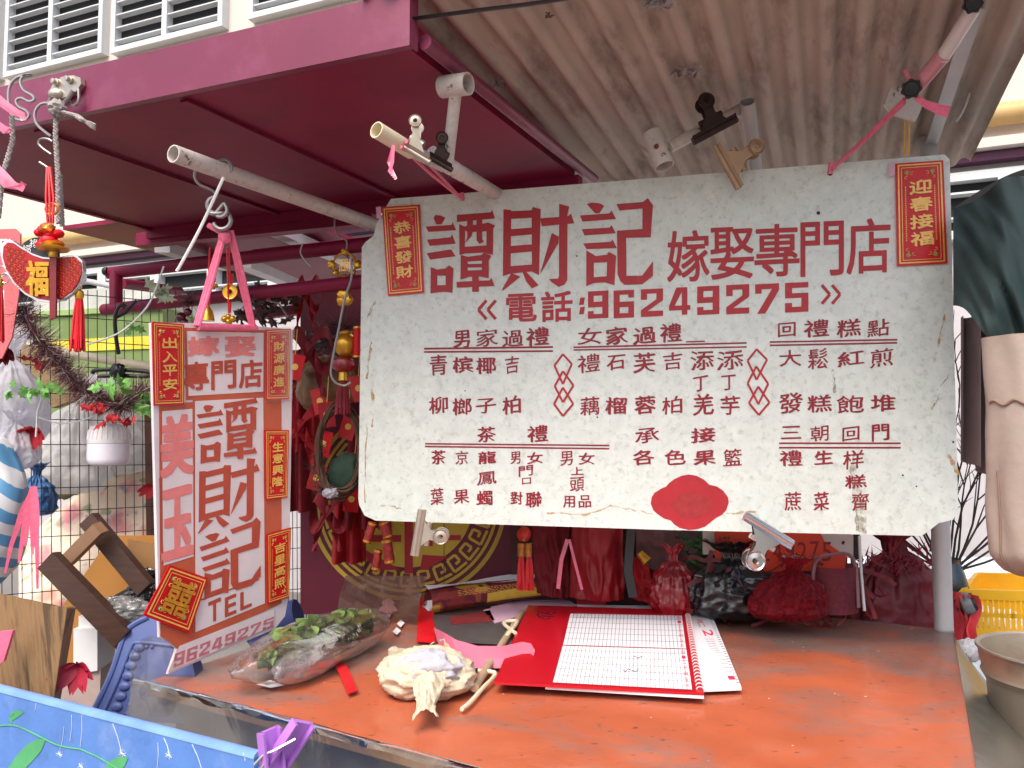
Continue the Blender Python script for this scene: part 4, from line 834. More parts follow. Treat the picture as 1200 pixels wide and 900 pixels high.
def stripes():
    m_ = bpy.data.materials.new('blue and white striped plastic'); m_.use_nodes = True; n = m_.node_tree.nodes; l = m_.node_tree.links; b = n['Principled BSDF']; b.inputs['Roughness'].default_value = .4
    tc = n.new('ShaderNodeTexCoord'); wv = n.new('ShaderNodeTexWave'); wv.inputs['Scale'].default_value = 5.2; wv.inputs['Distortion'].default_value = 1.2; mp = n.new('ShaderNodeMapping'); mp.inputs['Rotation'].default_value = (0, R(52), 0); l.new(tc.outputs['Object'], mp.inputs[0]); l.new(mp.outputs[0], wv.inputs['Vector'])
    r = n.new('ShaderNodeValToRGB'); r.color_ramp.elements[0].position = .47; r.color_ramp.elements[1].position = .53; r.color_ramp.elements[0].color = lin((84, 140, 182)); r.color_ramp.elements[1].color = lin((206, 208, 210)); l.new(wv.outputs[0], r.inputs[0]); l.new(r.outputs[0], b.inputs['Base Color']); return m_
m = MB(); m.blob(W(-14, 600, 2.42), (px(44, 2.4), 0, 0), (0, .09, 0), (0, 0, px(88, 2.4)), .1, 1.6, 40, 30, 6); one('striped_bag', m, stripes(), 'blue and white striped plastic bag at the left edge', 'bag', ang=180)
tied('small blue plastic bag behind the pink ribbons', (42, 574), 22, 30, 3.0, mat('blue plastic', (58, 104, 156), .4, var=.25), 7, .07, 'blue_bag')
m = MB()
for x0, x1, y1 in ((40, 6, 672), (38, 22, 660), (38, 26, 640), (41, 44, 690), (39, 38, 650)): ribbon([W(x0, 570, 2.33), W(x0 + (x1 - x0) * .4, 600, 2.325), W(x0 + (x1 - x0) * .8, 640, 2.32), W(x1, y1, 2.315)], lambda u: .012 + .006 * math.sin(u * 5), mb=m)
one('pink_ribbons', m, PINK, 'bunch of pink raffia ribbons hanging on the wire fence', 'ribbon')
# lamp
LO = W(127, 545, 2.48); lr = px(23, 2.48)
t = thing('lamp', 'white plastic bulb lamp hanging on the wire fence', 'lamp', LO)
m = MB(); m.lathe(LO, (0, 0, 1), [(0, 0), (lr * .8, 0), (lr * .93, .006), (lr, .02), (lr, .068)], 28); m.build('diffuser', mat('frosted lamp plastic', (232, 228, 238), .35, var=.02), t)
m = MB(); m.lathe(LO, (0, 0, 1), [(lr, .069), (lr * 1.01, .08), (lr * .96, .105), (lr * .78, .124), (lr * .3, .132), (lr * .25, .15), (lr * .2, .165), (0, .166)], 28)
for k in range(26): a = k / 26 * 6.283; d = V((math.cos(a), math.sin(a), 0)); m.tube([LO + d * lr * 1.0 + V((0, 0, .082)), LO + d * lr * .97 + V((0, 0, .104)), LO + d * lr * .8 + V((0, 0, .122))], .0016, 5)
m.build('ribbed_cap', mat('white lamp plastic', (222, 218, 218), .4, var=.03), t)
m = MB(); m.tube([W(x, y, 2.47) for x, y in [(52, 455), (44, 482), (42, 512)]], .003, 5); m.tube([W(42, 488, 2.5), W(70, 496, 2.5), W(98, 492, 2.5), W(124, 480, 2.5)], .0025, 5); one('white_string', m, WHITE, 'white cord sagging across the wire fence to the lamp', 'cord')
# wooden frame, panels, crate
t = thing('folding_stool', 'dark wooden folding stool frame tipped on its corner by the wire fence', 'stool frame', W(150, 735, 2.2))
for a, b, mt, w_, Yv in (((57, 656), (146, 748), WOODD, .058, 2.22), ((104, 608), (172, 690), WOODD, .05, 2.34), ((78, 658), (118, 618), WOODL, .035, 2.29), ((140, 745), (178, 775), WOODD, .05, 2.24)):
    m = MB(); m.bar(W(*a, Yv), W(*b, Yv - .03), w_, .035, (0, -1, 0)); m.build('rail', mt, t)
m = MB(); m.prism([W(x, y, 2.5) for x, y in [(72,712),(122,640),(134,628),(190,628),(200,760),(80,790)]], (0, .012, 0)); one('plywood_panel', m, PLY, 'amber plywood panel leaning behind the wooden frame', 'panel')
m = MB(); m.prism([W(x, y, 2.42) for x, y in [(150,632),(194,640),(196,670),(172,690),(148,664)]], (0, .012, 0)); one('cardboard_sheet', m, mat('brown cardboard', (150, 112, 70), .7), 'brown cardboard sheet tucked against the hanging sign', 'cardboard')
tied('black rubbish bag stuffed behind the blue stool', (160, 704), 42, 36, 2.4, mat('black glossy bag', (22, 22, 26), .25, coat=.4), 8, .05, lean=.3)
bag('wadded clear plastic film between the plywood and the blue stool', (140, 716), 34, 14, 2.25, film('clear wad', (220, 220, 215), .3, .1, .8, 14, .6), .3, 3, 11, .04)
CRW = mat('weathered crate wood', (150, 116, 78), .75, var=.4, scale=4, stretch=((0, R(12), 0), (9, 3, .7)), dirt=((58, 42, 30), .48, .62, .85), bump=.5, bs=20)
t = thing('wooden_crate', 'weathered wooden crate in the lower left corner', 'crate', W(40, 825, 1.85))
m = MB(); m.prism([W(-30, 690, 1.95), W(78, 713, 1.85), W(58, 850, 1.85), W(-30, 860, 1.95)], (-.02, .02, 0)); m.build('front_board', CRW, t)
m = MB(); m.prism([W(78.6, 713, 1.847), W(89, 712, 1.95), W(66, 850, 1.95), W(58.6, 850, 1.847)], (-.012, .016, 0)); m.build('side_board', CRW, t)
m = MB(); m.prism([W(86, 737, 2.3), W(114, 737, 2.3), W(114, 786, 2.3), W(86, 790, 2.3)], (0, .1, 0)); m.prism([W(92, 722, 2.32), W(118, 728, 2.32), W(116, 737, 2.32), W(92, 737, 2.32)], (0, .08, 0)); one('white_box', m, WHITE, 'white cardboard box between the crate and the blue stool', 'box')
m = MB(); m.prism([W(66, 787, 2.31), W(118, 784, 2.31), W(116, 850, 2.31), W(60, 850, 2.31)], (0, .3, 0)); one('grey_box', m, mat('pinkish cardboard', (176, 156, 150), .8), 'pinkish cardboard box under the white box', 'box')
t = flower('crimson lily shaped cloth flower hanging by the crate corner', (92, 782), 1.9, 24, mat('crimson cloth', (170, 26, 56), .6, var=.3), 7)
m = MB(); m.prism([W(0, 740, 1.83), W(15, 739, 1.83), (W(4, 775, 1.83)), W(-4, 780, 1.83)], (0, .01, 0)); one('pink_tag', m, PINK, 'pink plastic strip on the front of the weathered crate', 'strip')
# blue stool lying on its side
BLU = mat('blue plastic stool', (84, 100, 154), .4, var=.06, scale=4)
SP = Plane(W(107, 838, 2.12), W(170, 722, 2.2), W(215, 760, 2.16)); SH = SP.hit
t = thing('plastic_stool', 'blue plastic stool lying on its side with its ribbed seat facing out', 'stool', SH(150, 850))
m = MB(); m.prism([SH(x, y) for x, y in [(105,842),(128,795),(143,752),(148,740),(156,732),(172,723),(182,722),(205,732),(225,775),(240,850)]], SP.n * -.06); m.build('seat', BLU, t)
m = MB(); rim = [(118,842),(138,798),(153,760),(163,753),(206,757)]; m.tube([SH(x, y, .002) for x, y in rim], .005, 8); m.tube([SH(x, y, .0) for x, y in [(105,842),(128,795),(143,752),(148,740),(158,731),(174,723)]], .008, 8)
for x, y in ((158, 769), (153.5, 780), (150, 792), (146, 804), (141.5, 816), (137, 828), (133, 839), (163, 759)): m.blob(SH(x, y, .002), SP.r * px(7, 2.15), SP.u * px(5, 2.15), SP.n * .008, 0, 1, 18, 12)
for x, y in ((152, 826), (148, 836), (145, 845), (172, 758), (178, 758)): m.blob(SH(x, y, .002), SP.r * px(2.4, 2.15), SP.u * px(2.4, 2.15), SP.n * .005, 0, 1, 12, 8)
m.build('ribs', BLU, t)
m = MB(); m.tube([W(300, 752, 2.75), W(325, 730, 2.75), W(350, 722, 2.75)], .06, 12); one('navy_cushion', m, mat('navy denim', (48, 58, 112), .8, var=.15), 'rolled navy cloth behind the bagged vegetables', 'cloth')
# blue painted panel and peg in the foreground
e0 = onz(-60, 795, .95); e1 = onz(298, 889, .95); ed = (e1 - e0).normalized(); eb = V((-ed.y, ed.x, 0))
t = thing('blue_signboard', 'blue painted board with a green leaf sprig at the lower left', 'panel', (e0 + e1) / 2 - V((0, 0, .5)))
BPAN = mat('scuffed blue paint', (88, 130, 198), .45, var=.1, scale=9, dirt=((150, 172, 212), .52, .7, .5), dscale=6, dirt2=((70, 96, 150), .56, .7, .5), bump=.25, bs=16)
m = MB(); m.prism([e0, e1, e1 - V((0, 0, .5)), e0 - V((0, 0, .5))], eb * .022); m.build('board', BPAN, t)
m = MB(); m.tube([e0 + eb * .011, e1 + eb * .011], .013, 10, flat=.7); m.build('rim', mat('pale blue rim', (118, 158, 226), .4), t)
BL = Plane(e0, e1, e0 - V((0, 0, .5))).hit
m = MB(); m.poly([BL(x, y, .0012) for x, y in [(8,902),(20,885),(32,872),(44,866),(54,866),(48,880),(38,892),(26,904)]]); m.poly([BL(x, y, .0012) for x, y in [(10,842),(14,834),(22,832),(28,835),(20,841),(12,846)]])
for pp in ([(-5,851),(15,850),(30,855),(50,865),(70,874),(94,878)], [(14,848),(12,840),(16,836)]):
    m.tube([BL(x, y, .0008) for x, y in pp], .0016, 5)
m.poly([BL(x, y, .0012) for x, y in [(120,905),(128,892),(140,886),(150,888),(146,898),(136,906)]]); m.tube([BL(x, y, .0008) for x, y in [(94,878),(112,886),(130,896),(150,908)]], .0013, 6); m.build('leaf_sprig', mat('green painted leaf', (84, 168, 110), .5, var=.2), t)
m = MB()
for x, y, r_ in ((70, 884, 4), (143, 883, 5), (198, 885, 5), (110, 852, 0), (95, 898, 4)):
    for k in range(9):
        if r_: a = k * .7; m.tube([BL(x, y, .0008), BL(x + r_ * math.cos(a) * rnd.uniform(.5, 1.2), y + r_ * math.sin(a), .0008)], .0007, 4)
for a, b in (((84, 838), (82, 868)), ((96, 838), (94, 875)), ((75, 852), (70, 880)), ((132, 848), (142, 880)), ((192, 865), (198, 882)), ((225, 872), (236, 900)), ((185, 870), (184, 900)), ((42, 824), (40, 834)), ((285, 882), (287, 892))): m.tube([BL(*a, .0008), BL((a[0] + b[0]) / 2 + 1, (a[1] + b[1]) / 2, .0008), BL(*b, .0008)], .0008, 4)
m.build('white_scratches', mat('white scratch', (200, 212, 236), .6), t)
LIL = mat('lilac plastic', (176, 116, 204), .35, var=.06, coat=.2)
t = thing('clothes_peg', 'lilac plastic clothes peg gripping the end of the blue board', 'peg', W(305, 905, 1.28))
def pegarm(a, b, wd, Yv, th=.008):
    m = MB(); A = W(*a, Yv); B_ = W(*b, Yv); m.bar(A, B_, wd, th, (.75, -.6, .1)); d = (B_ - A).normalized(); 
    n = d.cross(V((.75, -.6, .1)).normalized()).normalized()
    for s_ in (-1, 1): m.bar(A + n * s_ * wd * .5 + V((0, -.006, 0)), B_ + n * s_ * wd * .5 + V((0, -.006, 0)), .004, .018, (.75, -.6, .1))
    return m
pegarm((357, 846), (318, 905), .034, 1.27).build('arm', LIL, t); pegarm((317, 854), (322, 905), .03, 1.26).build('arm', LIL, t)
m = MB(); m.tube([W(298, 896, 1.24), W(310, 884, 1.24), W(320, 880, 1.24), W(346, 866, 1.25)], .0022, 6); m.tube([W(303, 905, 1.24), W(314, 890, 1.24)], .0022, 6); m.build('spring', STEEL, t)

# ------------------------------------------------------------------ table
BR = onz(1117, 740, TZ); R2 = onz(1143, 895, TZ); FL = onz(172, 800, TZ); F2 = onz(520, 893, TZ)
d1 = (F2 - FL).normalized(); d2 = (R2 - BR).normalized()
den = d1.x * d2.y - d1.y * d2.x; tt = ((BR.x - FL.x) * d2.y - (BR.y - FL.y) * d2.x) / den; FR = FL + d1 * tt; BLc = FL + (BR - FR)
TB = thing('table', 'stall table under an orange cloth and clear plastic film', 'table', V(((FL.x + BR.x) / 2, (FL.y + BR.y) / 2, 0)))
def tp(u, v, h=0): return (FL * (1 - u) + FR * u) * (1 - v) + (BLc * (1 - u) + BR * u) * v + V((0, 0, h))
GREYW = mat('grey weathered wood', (96, 92, 90), .7, var=.3, scale=6)
m = MB(); m.prism([tp(0, 0, -.006), tp(1, 0, -.006), tp(1, 1, -.006), tp(0, 1, -.006)], (0, 0, -.022)); m.build('tabletop', mat('chipped plywood', (150, 116, 84), .7, var=.3, scale=20), TB)
ap = MB(); ap.prism([tp(.03, .03, -.03), tp(.97, .03, -.03), tp(.97, .03, -.16), tp(.03, .03, -.16)], (0, .02, 0)); ap.build('apron', GREYW, TB)
for u, v in ((.06, .06), (.95, .06), (.95, .94), (.06, .94)):
    l_ = MB(); c = tp(u, v); l_.box(V((c.x, c.y, (TZ - .03) / 2)), (.025, 0, 0), (0, .025, 0), (0, 0, (TZ - .03) / 2)); l_.build('leg', WOODD, TB)
def cloth_mat():
    m_ = mat('orange oilcloth', (210, 104, 60), .55, var=.14, scale=2.2, coat=0)
    n = m_.node_tree.nodes; l = m_.node_tree.links; b = n['Principled BSDF']
    src = b.inputs['Base Color'].links[0].from_socket
    tc = n.new('ShaderNodeTexCoord'); sep = n.new('ShaderNodeSeparateXYZ'); l.new(tc.outputs['Object'], sep.inputs[0])
    mp = n.new('ShaderNodeMapping'); mp.inputs['Rotation'].default_value = (0, 0, R(-25)); mp.inputs['Scale'].default_value = (1.5, 2.6, 1); l.new(tc.outputs['Object'], mp.inputs[0])
    nz = n.new('ShaderNodeTexNoise'); nz.inputs['Scale'].default_value = 1.5; nz.inputs['Detail'].default_value = 10; nz.inputs['Roughness'].default_value = .66; nz.inputs['Distortion'].default_value = .8; l.new(mp.outputs[0], nz.inputs['Vector'])
    # handled edge stays clean, grime has settled towards the back of the table
    ad = n.new('ShaderNodeMath'); ad.operation = 'MULTIPLY_ADD'; ad.inputs[1].default_value = .17; l.new(sep.outputs['Y'], ad.inputs[0]); l.new(nz.outputs[0], ad.inputs[2])
    r = n.new('ShaderNodeValToRGB'); r.color_ramp.elements[0].position = .40; r.color_ramp.elements[1].position = .6; r.color_ramp.elements[1].color = (.9, .9, .9, 1); l.new(ad.outputs[0], r.inputs[0])
    mx = n.new('ShaderNodeMix'); mx.data_type = 'RGBA'; l.new(r.outputs[0], mx.inputs[0]); l.new(src, mx.inputs[6]); mx.inputs[7].default_value = lin((140, 120, 114))
    n2 = n.new('ShaderNodeTexNoise'); n2.inputs['Scale'].default_value = 22; n2.inputs['Detail'].default_value = 3; l.new(mp.outputs[0], n2.inputs['Vector'])
    r2 = n.new('ShaderNodeValToRGB'); r2.color_ramp.elements[0].position = .64; r2.color_ramp.elements[1].position = .72; r2.color_ramp.elements[1].color = (.75, .75, .75, 1); l.new(n2.outputs[0], r2.inputs[0])
    m2 = n.new('ShaderNodeMix'); m2.data_type = 'RGBA'; l.new(r2.outputs[0], m2.inputs[0]); l.new(mx.outputs[2], m2.inputs[6]); m2.inputs[7].default_value = lin((70, 54, 50)); l.new(m2.outputs[2], b.inputs['Base Color'])
    return m_
m = MB()
def clf(u, v): return tp(u, v, .002 + .0025 * noise.noise(V((u * 7, v * 7, 0))))
m.grid(clf, 60, 50); one('tablecloth', m, cloth_mat(), 'orange oilcloth covering the stall table, grimy towards the back', 'tablecloth', ang=180)
FILM = film('clear table film', (253, 253, 253), .03, .2, .45, 6.5, .28)
m = MB()
def tf(u, v):
    U_ = -.02 + u * 1.02; q = tp(U_, v, .0075 + .004 * noise.noise(V((u * 9, v * 11, 3))) + .003 * noise.noise(V((u * 24, v * 22, 1)))); return q
m.grid(tf, 80, 60)
def drape(u, v):  # front overhang
    q = tp(-.02 + 1.04 * u, 0); o = -V((d1.y * -1, d1.x, 0)).normalized(); k = v
    return q + V((0, 0, .0075)) + (d1.cross(V((0, 0, 1)))).normalized() * (.012 + .03 * k + .018 * math.sin(u * 28 + 2 * k) * k) + V((0, 0, -.2 * k * (1 + .35 * math.sin(u * 9)) ))
def drape_r(u, v):
    q = tp(.997, u); out = -(d2.cross(V((0, 0, 1)))).normalized()
    if out.dot(V((1, 0, 0))) < 0: out = -out
    k = v; return q + V((0, 0, .0075)) + out * (.005 + .30 * k * max(0, 1 - u) ** .8 + .012 * math.sin(u * 17 + 2 * k) * k * (1 - u)) + V((0, 0, -.1 * k * (1 - .5 * u) - .1 * k * k * (1 - u)))
tfo = one('table_film', m, FILM, 'clear plastic film spread over the orange tablecloth and hanging over its front', 'plastic film', ang=180)
tfo['_o'] = tfo.location.copy(); m = MB(); DO = d1.cross(V((0, 0, 1))).normalized()
m.grid(lambda u, v: tp(-.02 + 1.04 * u, 0, .0075) + DO * (.014 * math.sin(v * 1.57) + .004 * noise.noise(V((u * 30, v * 2, 0)))) + V((0, 0, .006 * math.sin(v * 2.6) - .016 * (1 - math.cos(v * 1.57)) + .004 * noise.noise(V((u * 22, v * 2, 5))))), 120, 8); m.build('edge_fold', film('film edge highlight', (252, 252, 250), .28, .12, .5, 12, .5, (236, 226, 216)), tfo, ang=180)  # milky white in the film colour stands in for highlights along the edge
m = MB(); m.grid(drape, 90, 12); m.build('front_overhang', film('hanging film', (236, 232, 226), .1, .15, .4, 8, .22), tfo, ang=180)
m = MB(); m.grid(drape_r, 60, 14); one('film_overhang', m, film('smoky film', (120, 124, 118), .95, .25, .4, 7, .25, (104, 108, 100)), 'smoky clear plastic overhang on the right side of the table', 'plastic film', ang=180)
m = MB()
def crn(u, v):
    x = 152 + 54 * u; y = 745 + 95 * v
    return W(x, y + (10 * (1 - v) * (2 * u - 1) ** 2 * 2), 2.03 - .03 * math.sin(u * 3.1) + .01 * noise.noise(V((u * 5, v * 5, 2))))
m.grid(crn, 22, 22); one('film_fold', m, film('clear fold', (244, 240, 236), .12, .2, .4, 8, .1), 'stiff fold of clear film at the left front corner of the table', 'plastic film', ang=180)
m = MB()
def rollf(u, v): x = 395 + 95 * v + 10 * u; y = 720 - 52 * u + 0 * v; q = W(x, y, 2.75 - .1 * v); q.z += .02 * math.sin(u * 5); return q
m.grid(rollf, 14, 14); one('film_roll', m, film('brown clear sheet', (176, 150, 140), .25, .12, .6, 10, .5, (170, 140, 128)), 'loose edge of clear film curling up at the back left of the table', 'plastic film', ang=180)
m = MB(); m.tube([V((BR.x, BR.y, 0)) + V((-.03, .0, 0)), V((BR.x - .03, BR.y, CZ))], .0285, 18); one('roof_post', m, GREYPIPE, 'grey steel post standing at the back right corner of the table', 'post')

# ------------------------------------------------------------------ things on the table
def TT(x, y, h=.012): return onz(x, y, TZ + h)
# vegetables in a bag
t = thing('bagged_vegetables', 'leafy greens wrapped in clear plastic at the left of the table', 'vegetables', TT(370, 770))
vc = onz(375, 752, TZ + .06); va = (onz(440, 722, TZ + .06) - onz(305, 775, TZ + .06)); vl = va.length; va.normalize(); vb = va.cross(V((0, 0, 1))).normalized()
for mt, n, off in ((GREEND, 170, .25), (GREENG, 110, -.1)):
    m = MB()
    for i in range(n):
        while True:
            e_ = V((rnd.uniform(-1, 1), rnd.uniform(-1, 1), rnd.uniform(-1, 1)))
            if e_.length < 1: break
        p = vc + va * e_.x * .44 * vl + vb * e_.y * .075 + V((0, 0, e_.z * .04 + (.012 if mt is GREENG else 0)))
        d = (va * rnd.gauss(.6, .6) + vb * rnd.gauss(0, .5) + V((0, 0, rnd.gauss(0, .12)))).normalized(); s_ = d.cross(V((rnd.gauss(0, .3), rnd.gauss(0, .3), 1))).normalized(); L_ = rnd.uniform(.04, .07); p = p - d * L_ * .5; w_ = L_ * .36; nn = s_.cross(d)
        m.grid(lambda u, v: p + d * L_ * u + s_ * w_ * (v - .5) * 2 * math.sin(u * 2.9 + .12) + nn * .02 * (abs(v - .5) * 2) ** 1.5 + nn * .008 * noise.noise(V((u * 6, v * 6, i))), 6, 4)
    m.build('leaves', mt, t)
m = MB(); m.blob(vc, va * vl * .60, vb * .115, V((0, 0, .066)), .07, 2.2, 80, 44, 4); m.build('clear_bag', film('clear veg bag', (250, 252, 250), .09, .1, .45, 18, .3), t, ang=180)
m = MB(); m.blob(vc - va * vl * .25 + vb * .065 - V((0, 0, .012)), va * .13, vb * .05, V((0, 0, .042)), .12, 2.6, 40, 24, 7); m.build('white_wrap', film('white wrap', (248, 244, 246), .3, .2, .5, 20, .25, (238, 228, 232)), t, ang=180)
# newspaper
t = thing('newspaper', 'folded newspaper with a maroon and yellow advert at the back of the table', 'newspaper', TT(560, 720))
na = TT(505, 722, 0); nb = TT(655, 699, .03); nd = (nb - na).normalized(); nn_ = V((-nd.y, nd.x, 0)); nl = (nb - na).length
NM = bpy.data.materials.new('printed newspaper'); NM.use_nodes = True
def newsmat():
    n = NM.node_tree.nodes; l = NM.node_tree.links; b = n['Principled BSDF']; b.inputs['Roughness'].default_value = .55
    tc = n.new('ShaderNodeTexCoord'); mp = n.new('ShaderNodeMapping'); mp.inputs['Rotation'].default_value = (0, 0, -math.atan2(nd.y, nd.x)); l.new(tc.outputs['Object'], mp.inputs[0])
    nz = n.new('ShaderNodeTexNoise'); nz.inputs['Scale'].default_value = 7; l.new(mp.outputs[0], nz.inputs['Vector'])
    r = n.new('ShaderNodeValToRGB'); r.color_ramp.interpolation = 'CONSTANT'
    e = r.color_ramp.elements; e[0].color = lin((110, 38, 42)); e[1].position = .64; e[1].color = lin((196, 150, 60))
    for p, c in ((.46, (136, 46, 44)), (.54, (104, 36, 46)), (.6, (160, 76, 54)), (.7, (70, 54, 74))): x = e.new(p); x.color = lin(c)
    l.new(nz.outputs[0], r.inputs[0]); l.new(r.outputs[0], b.inputs['Base Color'])
newsmat()
prof = [(0, .0), (-.014, .016), (-.016, .045), (0, .068), (.03, .076), (.06, .074), (.085, .058), (.09, .03), (.085, .0)]
m = MB(); m.grid(lambda u, v: na + nd * nl * u + (lambda k: (lambda i, f_: nn_ * (prof[i][0] * (1 - f_) + prof[min(i + 1, 8)][0] * f_) + V((0, 0, (prof[i][1] * (1 - f_) + prof[min(i + 1, 8)][1] * f_) * (1 - .15 * u) + .01)))(int(k), k - int(k)))(v * 8) + nn_ * .01 * math.sin(u * 4), 24, 32); m.build('outer_page', NM, t)
m = MB()
for k in range(5): m.grid(lambda u, v: na - nd * (.012 - .002 * k) + nd * .10 * u + (lambda q: nn_ * (.004 + .078 * q) * 1 + V((0, 0, .014 + (.008 * k) * (1 - abs(q - .5)) )))(v), 4, 8)
m.build('page_edges', PAPER, t)
m = MB(); m.grid(lambda u, v: na + nd * nl * (-.01 + .98 * u) + nn_ * (.02 + .075 * v) + V((0, 0, (.09 + .006 * math.sin(u * 7 + v * 3)) * (1 - .13 * u))), 16, 4); m.build('white_page', PAPER, t)
def nf(u, k): return na + nd * nl * u + nn_ * (prof[int(k)][0] * (1 - k % 1) + prof[int(k) + 1][0] * (k % 1) - .0015) + V((0, 0, (prof[int(k)][1] * (1 - k % 1) + prof[int(k) + 1][1] * (k % 1)) * (1 - .15 * u) + .01)) + nn_ * .01 * math.sin(u * 4)
m = MB(); m.grid(lambda u, v: nf(.42 + .42 * u, .5 + 1.5 * v + .2 * math.sin(u * 3)), 8, 6); m.build('yellow_panel', mat('yellow print', (214, 178, 62), .5, var=.15, scale=40), t)
m = MB()
for k_ in range(4):
    u = .2
    while u < .92:
        d_ = rnd.uniform(.012, .04); a_, b_ = nf(u, 2.25 + k_ * .22), nf(min(.95, u + d_), 2.25 + k_ * .22); m.tube([a_ - nn_ * .001, b_ - nn_ * .001], .0011, 4); u += d_ + .012
m.build('gold_print', GOLDP, t)
for lb, pts, mt in (('pale lilac paper under the newspaper, right half', [(575,712),(650,694),(676,710),(660,713),(580,728)], ROSE), ('lilac paper slip standing out under the front of the newspaper', [(566,716),(596,708),(610,722),(580,731)], ROSE), ('dark grey plastic wallet lying in front of the newspaper', [(506,722),(596,722),(600,756),(514,752)], mat('dark grey vinyl', (84, 80, 82), .4, var=.25, scale=20)), ('flat red paper strip left of the dark wallet', [(491,702),(508,703),(510,754),(488,752)], REDF), ('short red plastic strip in front of the bagged vegetables', [(393,781),(405,778),(419,810),(408,814)], REDB), ('red and yellow packet behind the red calendar', [(676,709),(690,698),(711,696),(710,712)], REDC), ('small red card at the back of the newspaper', [(494,680),(513,680),(512,691),(494,692)], REDC), ('dark red leaflet between newspaper and wallet', [(526,725),(574,716),(580,728),(530,732)], mat('maroon print', (140, 48, 52), .5, var=.3, scale=30))):
    m = MB(); hgt = .012 + .002 * len(MC) % .004; m.prism([TT(x, y, .013 + (.004 if 'slip' in lb or 'leaflet' in lb else 0)) for x, y in pts], (0, 0, .003 if 'packet' not in lb else .02)); one('paper_slip' if 'paper' in lb or 'card' in lb or 'leaflet' in lb else 'plastic_wallet' if 'wallet' in lb else 'plastic_strip' if 'strip' in lb else 'packet', m, mt, lb, 'paper' if 'paper' in lb or 'card' in lb or 'leaflet' in lb else 'wallet' if 'wallet' in lb else 'strip' if 'strip' in lb else 'packet')
m = MB(); m.poly([TT(455 + (9 + 3 * math.sin(a * 5)) * math.cos(a), 712 + (10 + 2 * math.cos(a * 4)) * math.sin(a), .0135) for a in [i * .26 for i in range(24)]]); m.tube([TT(455, 702, .015), TT(455, 722, .015)], .0012, 4); one('paper_flower', m, ROSE, 'pale lilac paper flower stuck on the table by the bagged vegetables', 'paper flower')
m = MB()
for x0, y0, x1, y1 in ((300, 800, 334, 803), (465, 729, 474, 730), (460, 738, 470, 739)): m.poly([TT(x0, y0 + 2, .0135), TT((x0 + x1) / 2, y0 + 6, .0135), TT(x1, y1, .0135), TT((x0 + x1) / 2, y0 - 3, .0135)])
one('paper_scraps', m, PAPER, 'torn white paper scraps on the orange tablecloth', 'paper scraps')
# pink paper
m = MB()
pa = [[(508,735),(520,741),(535,750),(560,757),(590,757),(612,752),(622,754),(627,762)], [(512,750),(524,756),(540,764),(565,771),(590,772),(612,768),(622,770),(624,774)], [(520,775),(530,779),(545,783),(568,783),(590,783),(604,783),(612,783),(616,779)]]
hz = [.085, .055, .03, .014]
def pf(u, v):
    k = u * 7; i = min(6, int(k)); f_ = k - i; kv = v * 2; j = min(1, int(kv)); g_ = kv - j
    a = V(pa[j][i] + (0,)).lerp(V(pa[j][i + 1] + (0,)), f_); b = V(pa[j + 1][i] + (0,)).lerp(V(pa[j + 1][i + 1] + (0,)), f_); c = a.lerp(b, g_)
    return onz(c.x, c.y, TZ + .016 + .05 * (1 - v) * (1 - .5 * u) + .035 * max(0, 1 - u * 4) )
m.grid(pf, 28, 12); one('pink_paper', m, PINKP, 'curled sheet of pink paper overlapping the red calendar', 'paper', ang=180)
# cream cloth
CLOTH = mat('cream crumpled cloth', (206, 194, 168), .85, var=.1, scale=14, bump=.9, bs=28)
CLW = mat('white crumpled cloth', (178, 176, 186), .85, var=.05, scale=14, bump=.5, bs=35)
t = thing('crumpled_cloth', 'crumpled cream cloth ball with white lining at the middle of the table', 'cloth', TT(500, 812))
kc = onz(500, 789, TZ + .05); X = V((1, -.15, 0)).normalized(); Yv = V((.15, 1, 0)).normalized()
m = MB(); m.blob(kc, X * .118, Yv * .098, V((0, 0, .058)), .13, 2.0, 90, 56, 12, True); m.build('cream_shell', CLOTH, t, ang=180)
m = MB(); m.blob(kc + V((.012, -.035, .02)), X * .078, Yv * .055, V((0, 0, .042)), .2, 1.7, 60, 36, 5, True); m.build('white_lining', CLW, t, ang=180)
for k, (a, b) in enumerate((((455, 770), (520, 758)), ((520, 758), (552, 795)))):
    m = MB(); p0 = onz(*a, TZ + .06); p1 = onz(*b, TZ + .05)
    m.grid(lambda u, v: p0.lerp(p1, u) + V((0, -.035 * v * math.sin(u * 3.1), .02 * math.sin(v * 3.1 + u * 6) + .012 * noise.noise(V((u * 5, v * 5, k))))), 16, 8); m.build('fold', CLOTH, t, ang=180)
m = MB()
def tailf(u, v):
    c = V((503, 806, 0)).lerp(V((497, 853, 0)), v); wv_ = 15 + 3.5 * math.sin(v * 6 + 1) + 2.5 * noise.noise(V((v * 7, u * 2, 1)))
    q = onz(c.x + wv_ * (2 * u - 1), c.y - 7 * (u - .5) * v + 3 * noise.noise(V((u * 6, v * 3, 7))), TZ + .016 + .035 * (1 - v)); n = V((u * 4, v * 6, 3)); return q + V((0, 0, .012 + .022 * math.sin(u * 3.14) + .014 * abs(noise.noise(n * .9)) + .002 * noise.noise(n * 3)))
m.grid(tailf, 26, 30)
m.build('tail', CLOTH, t, ang=180)
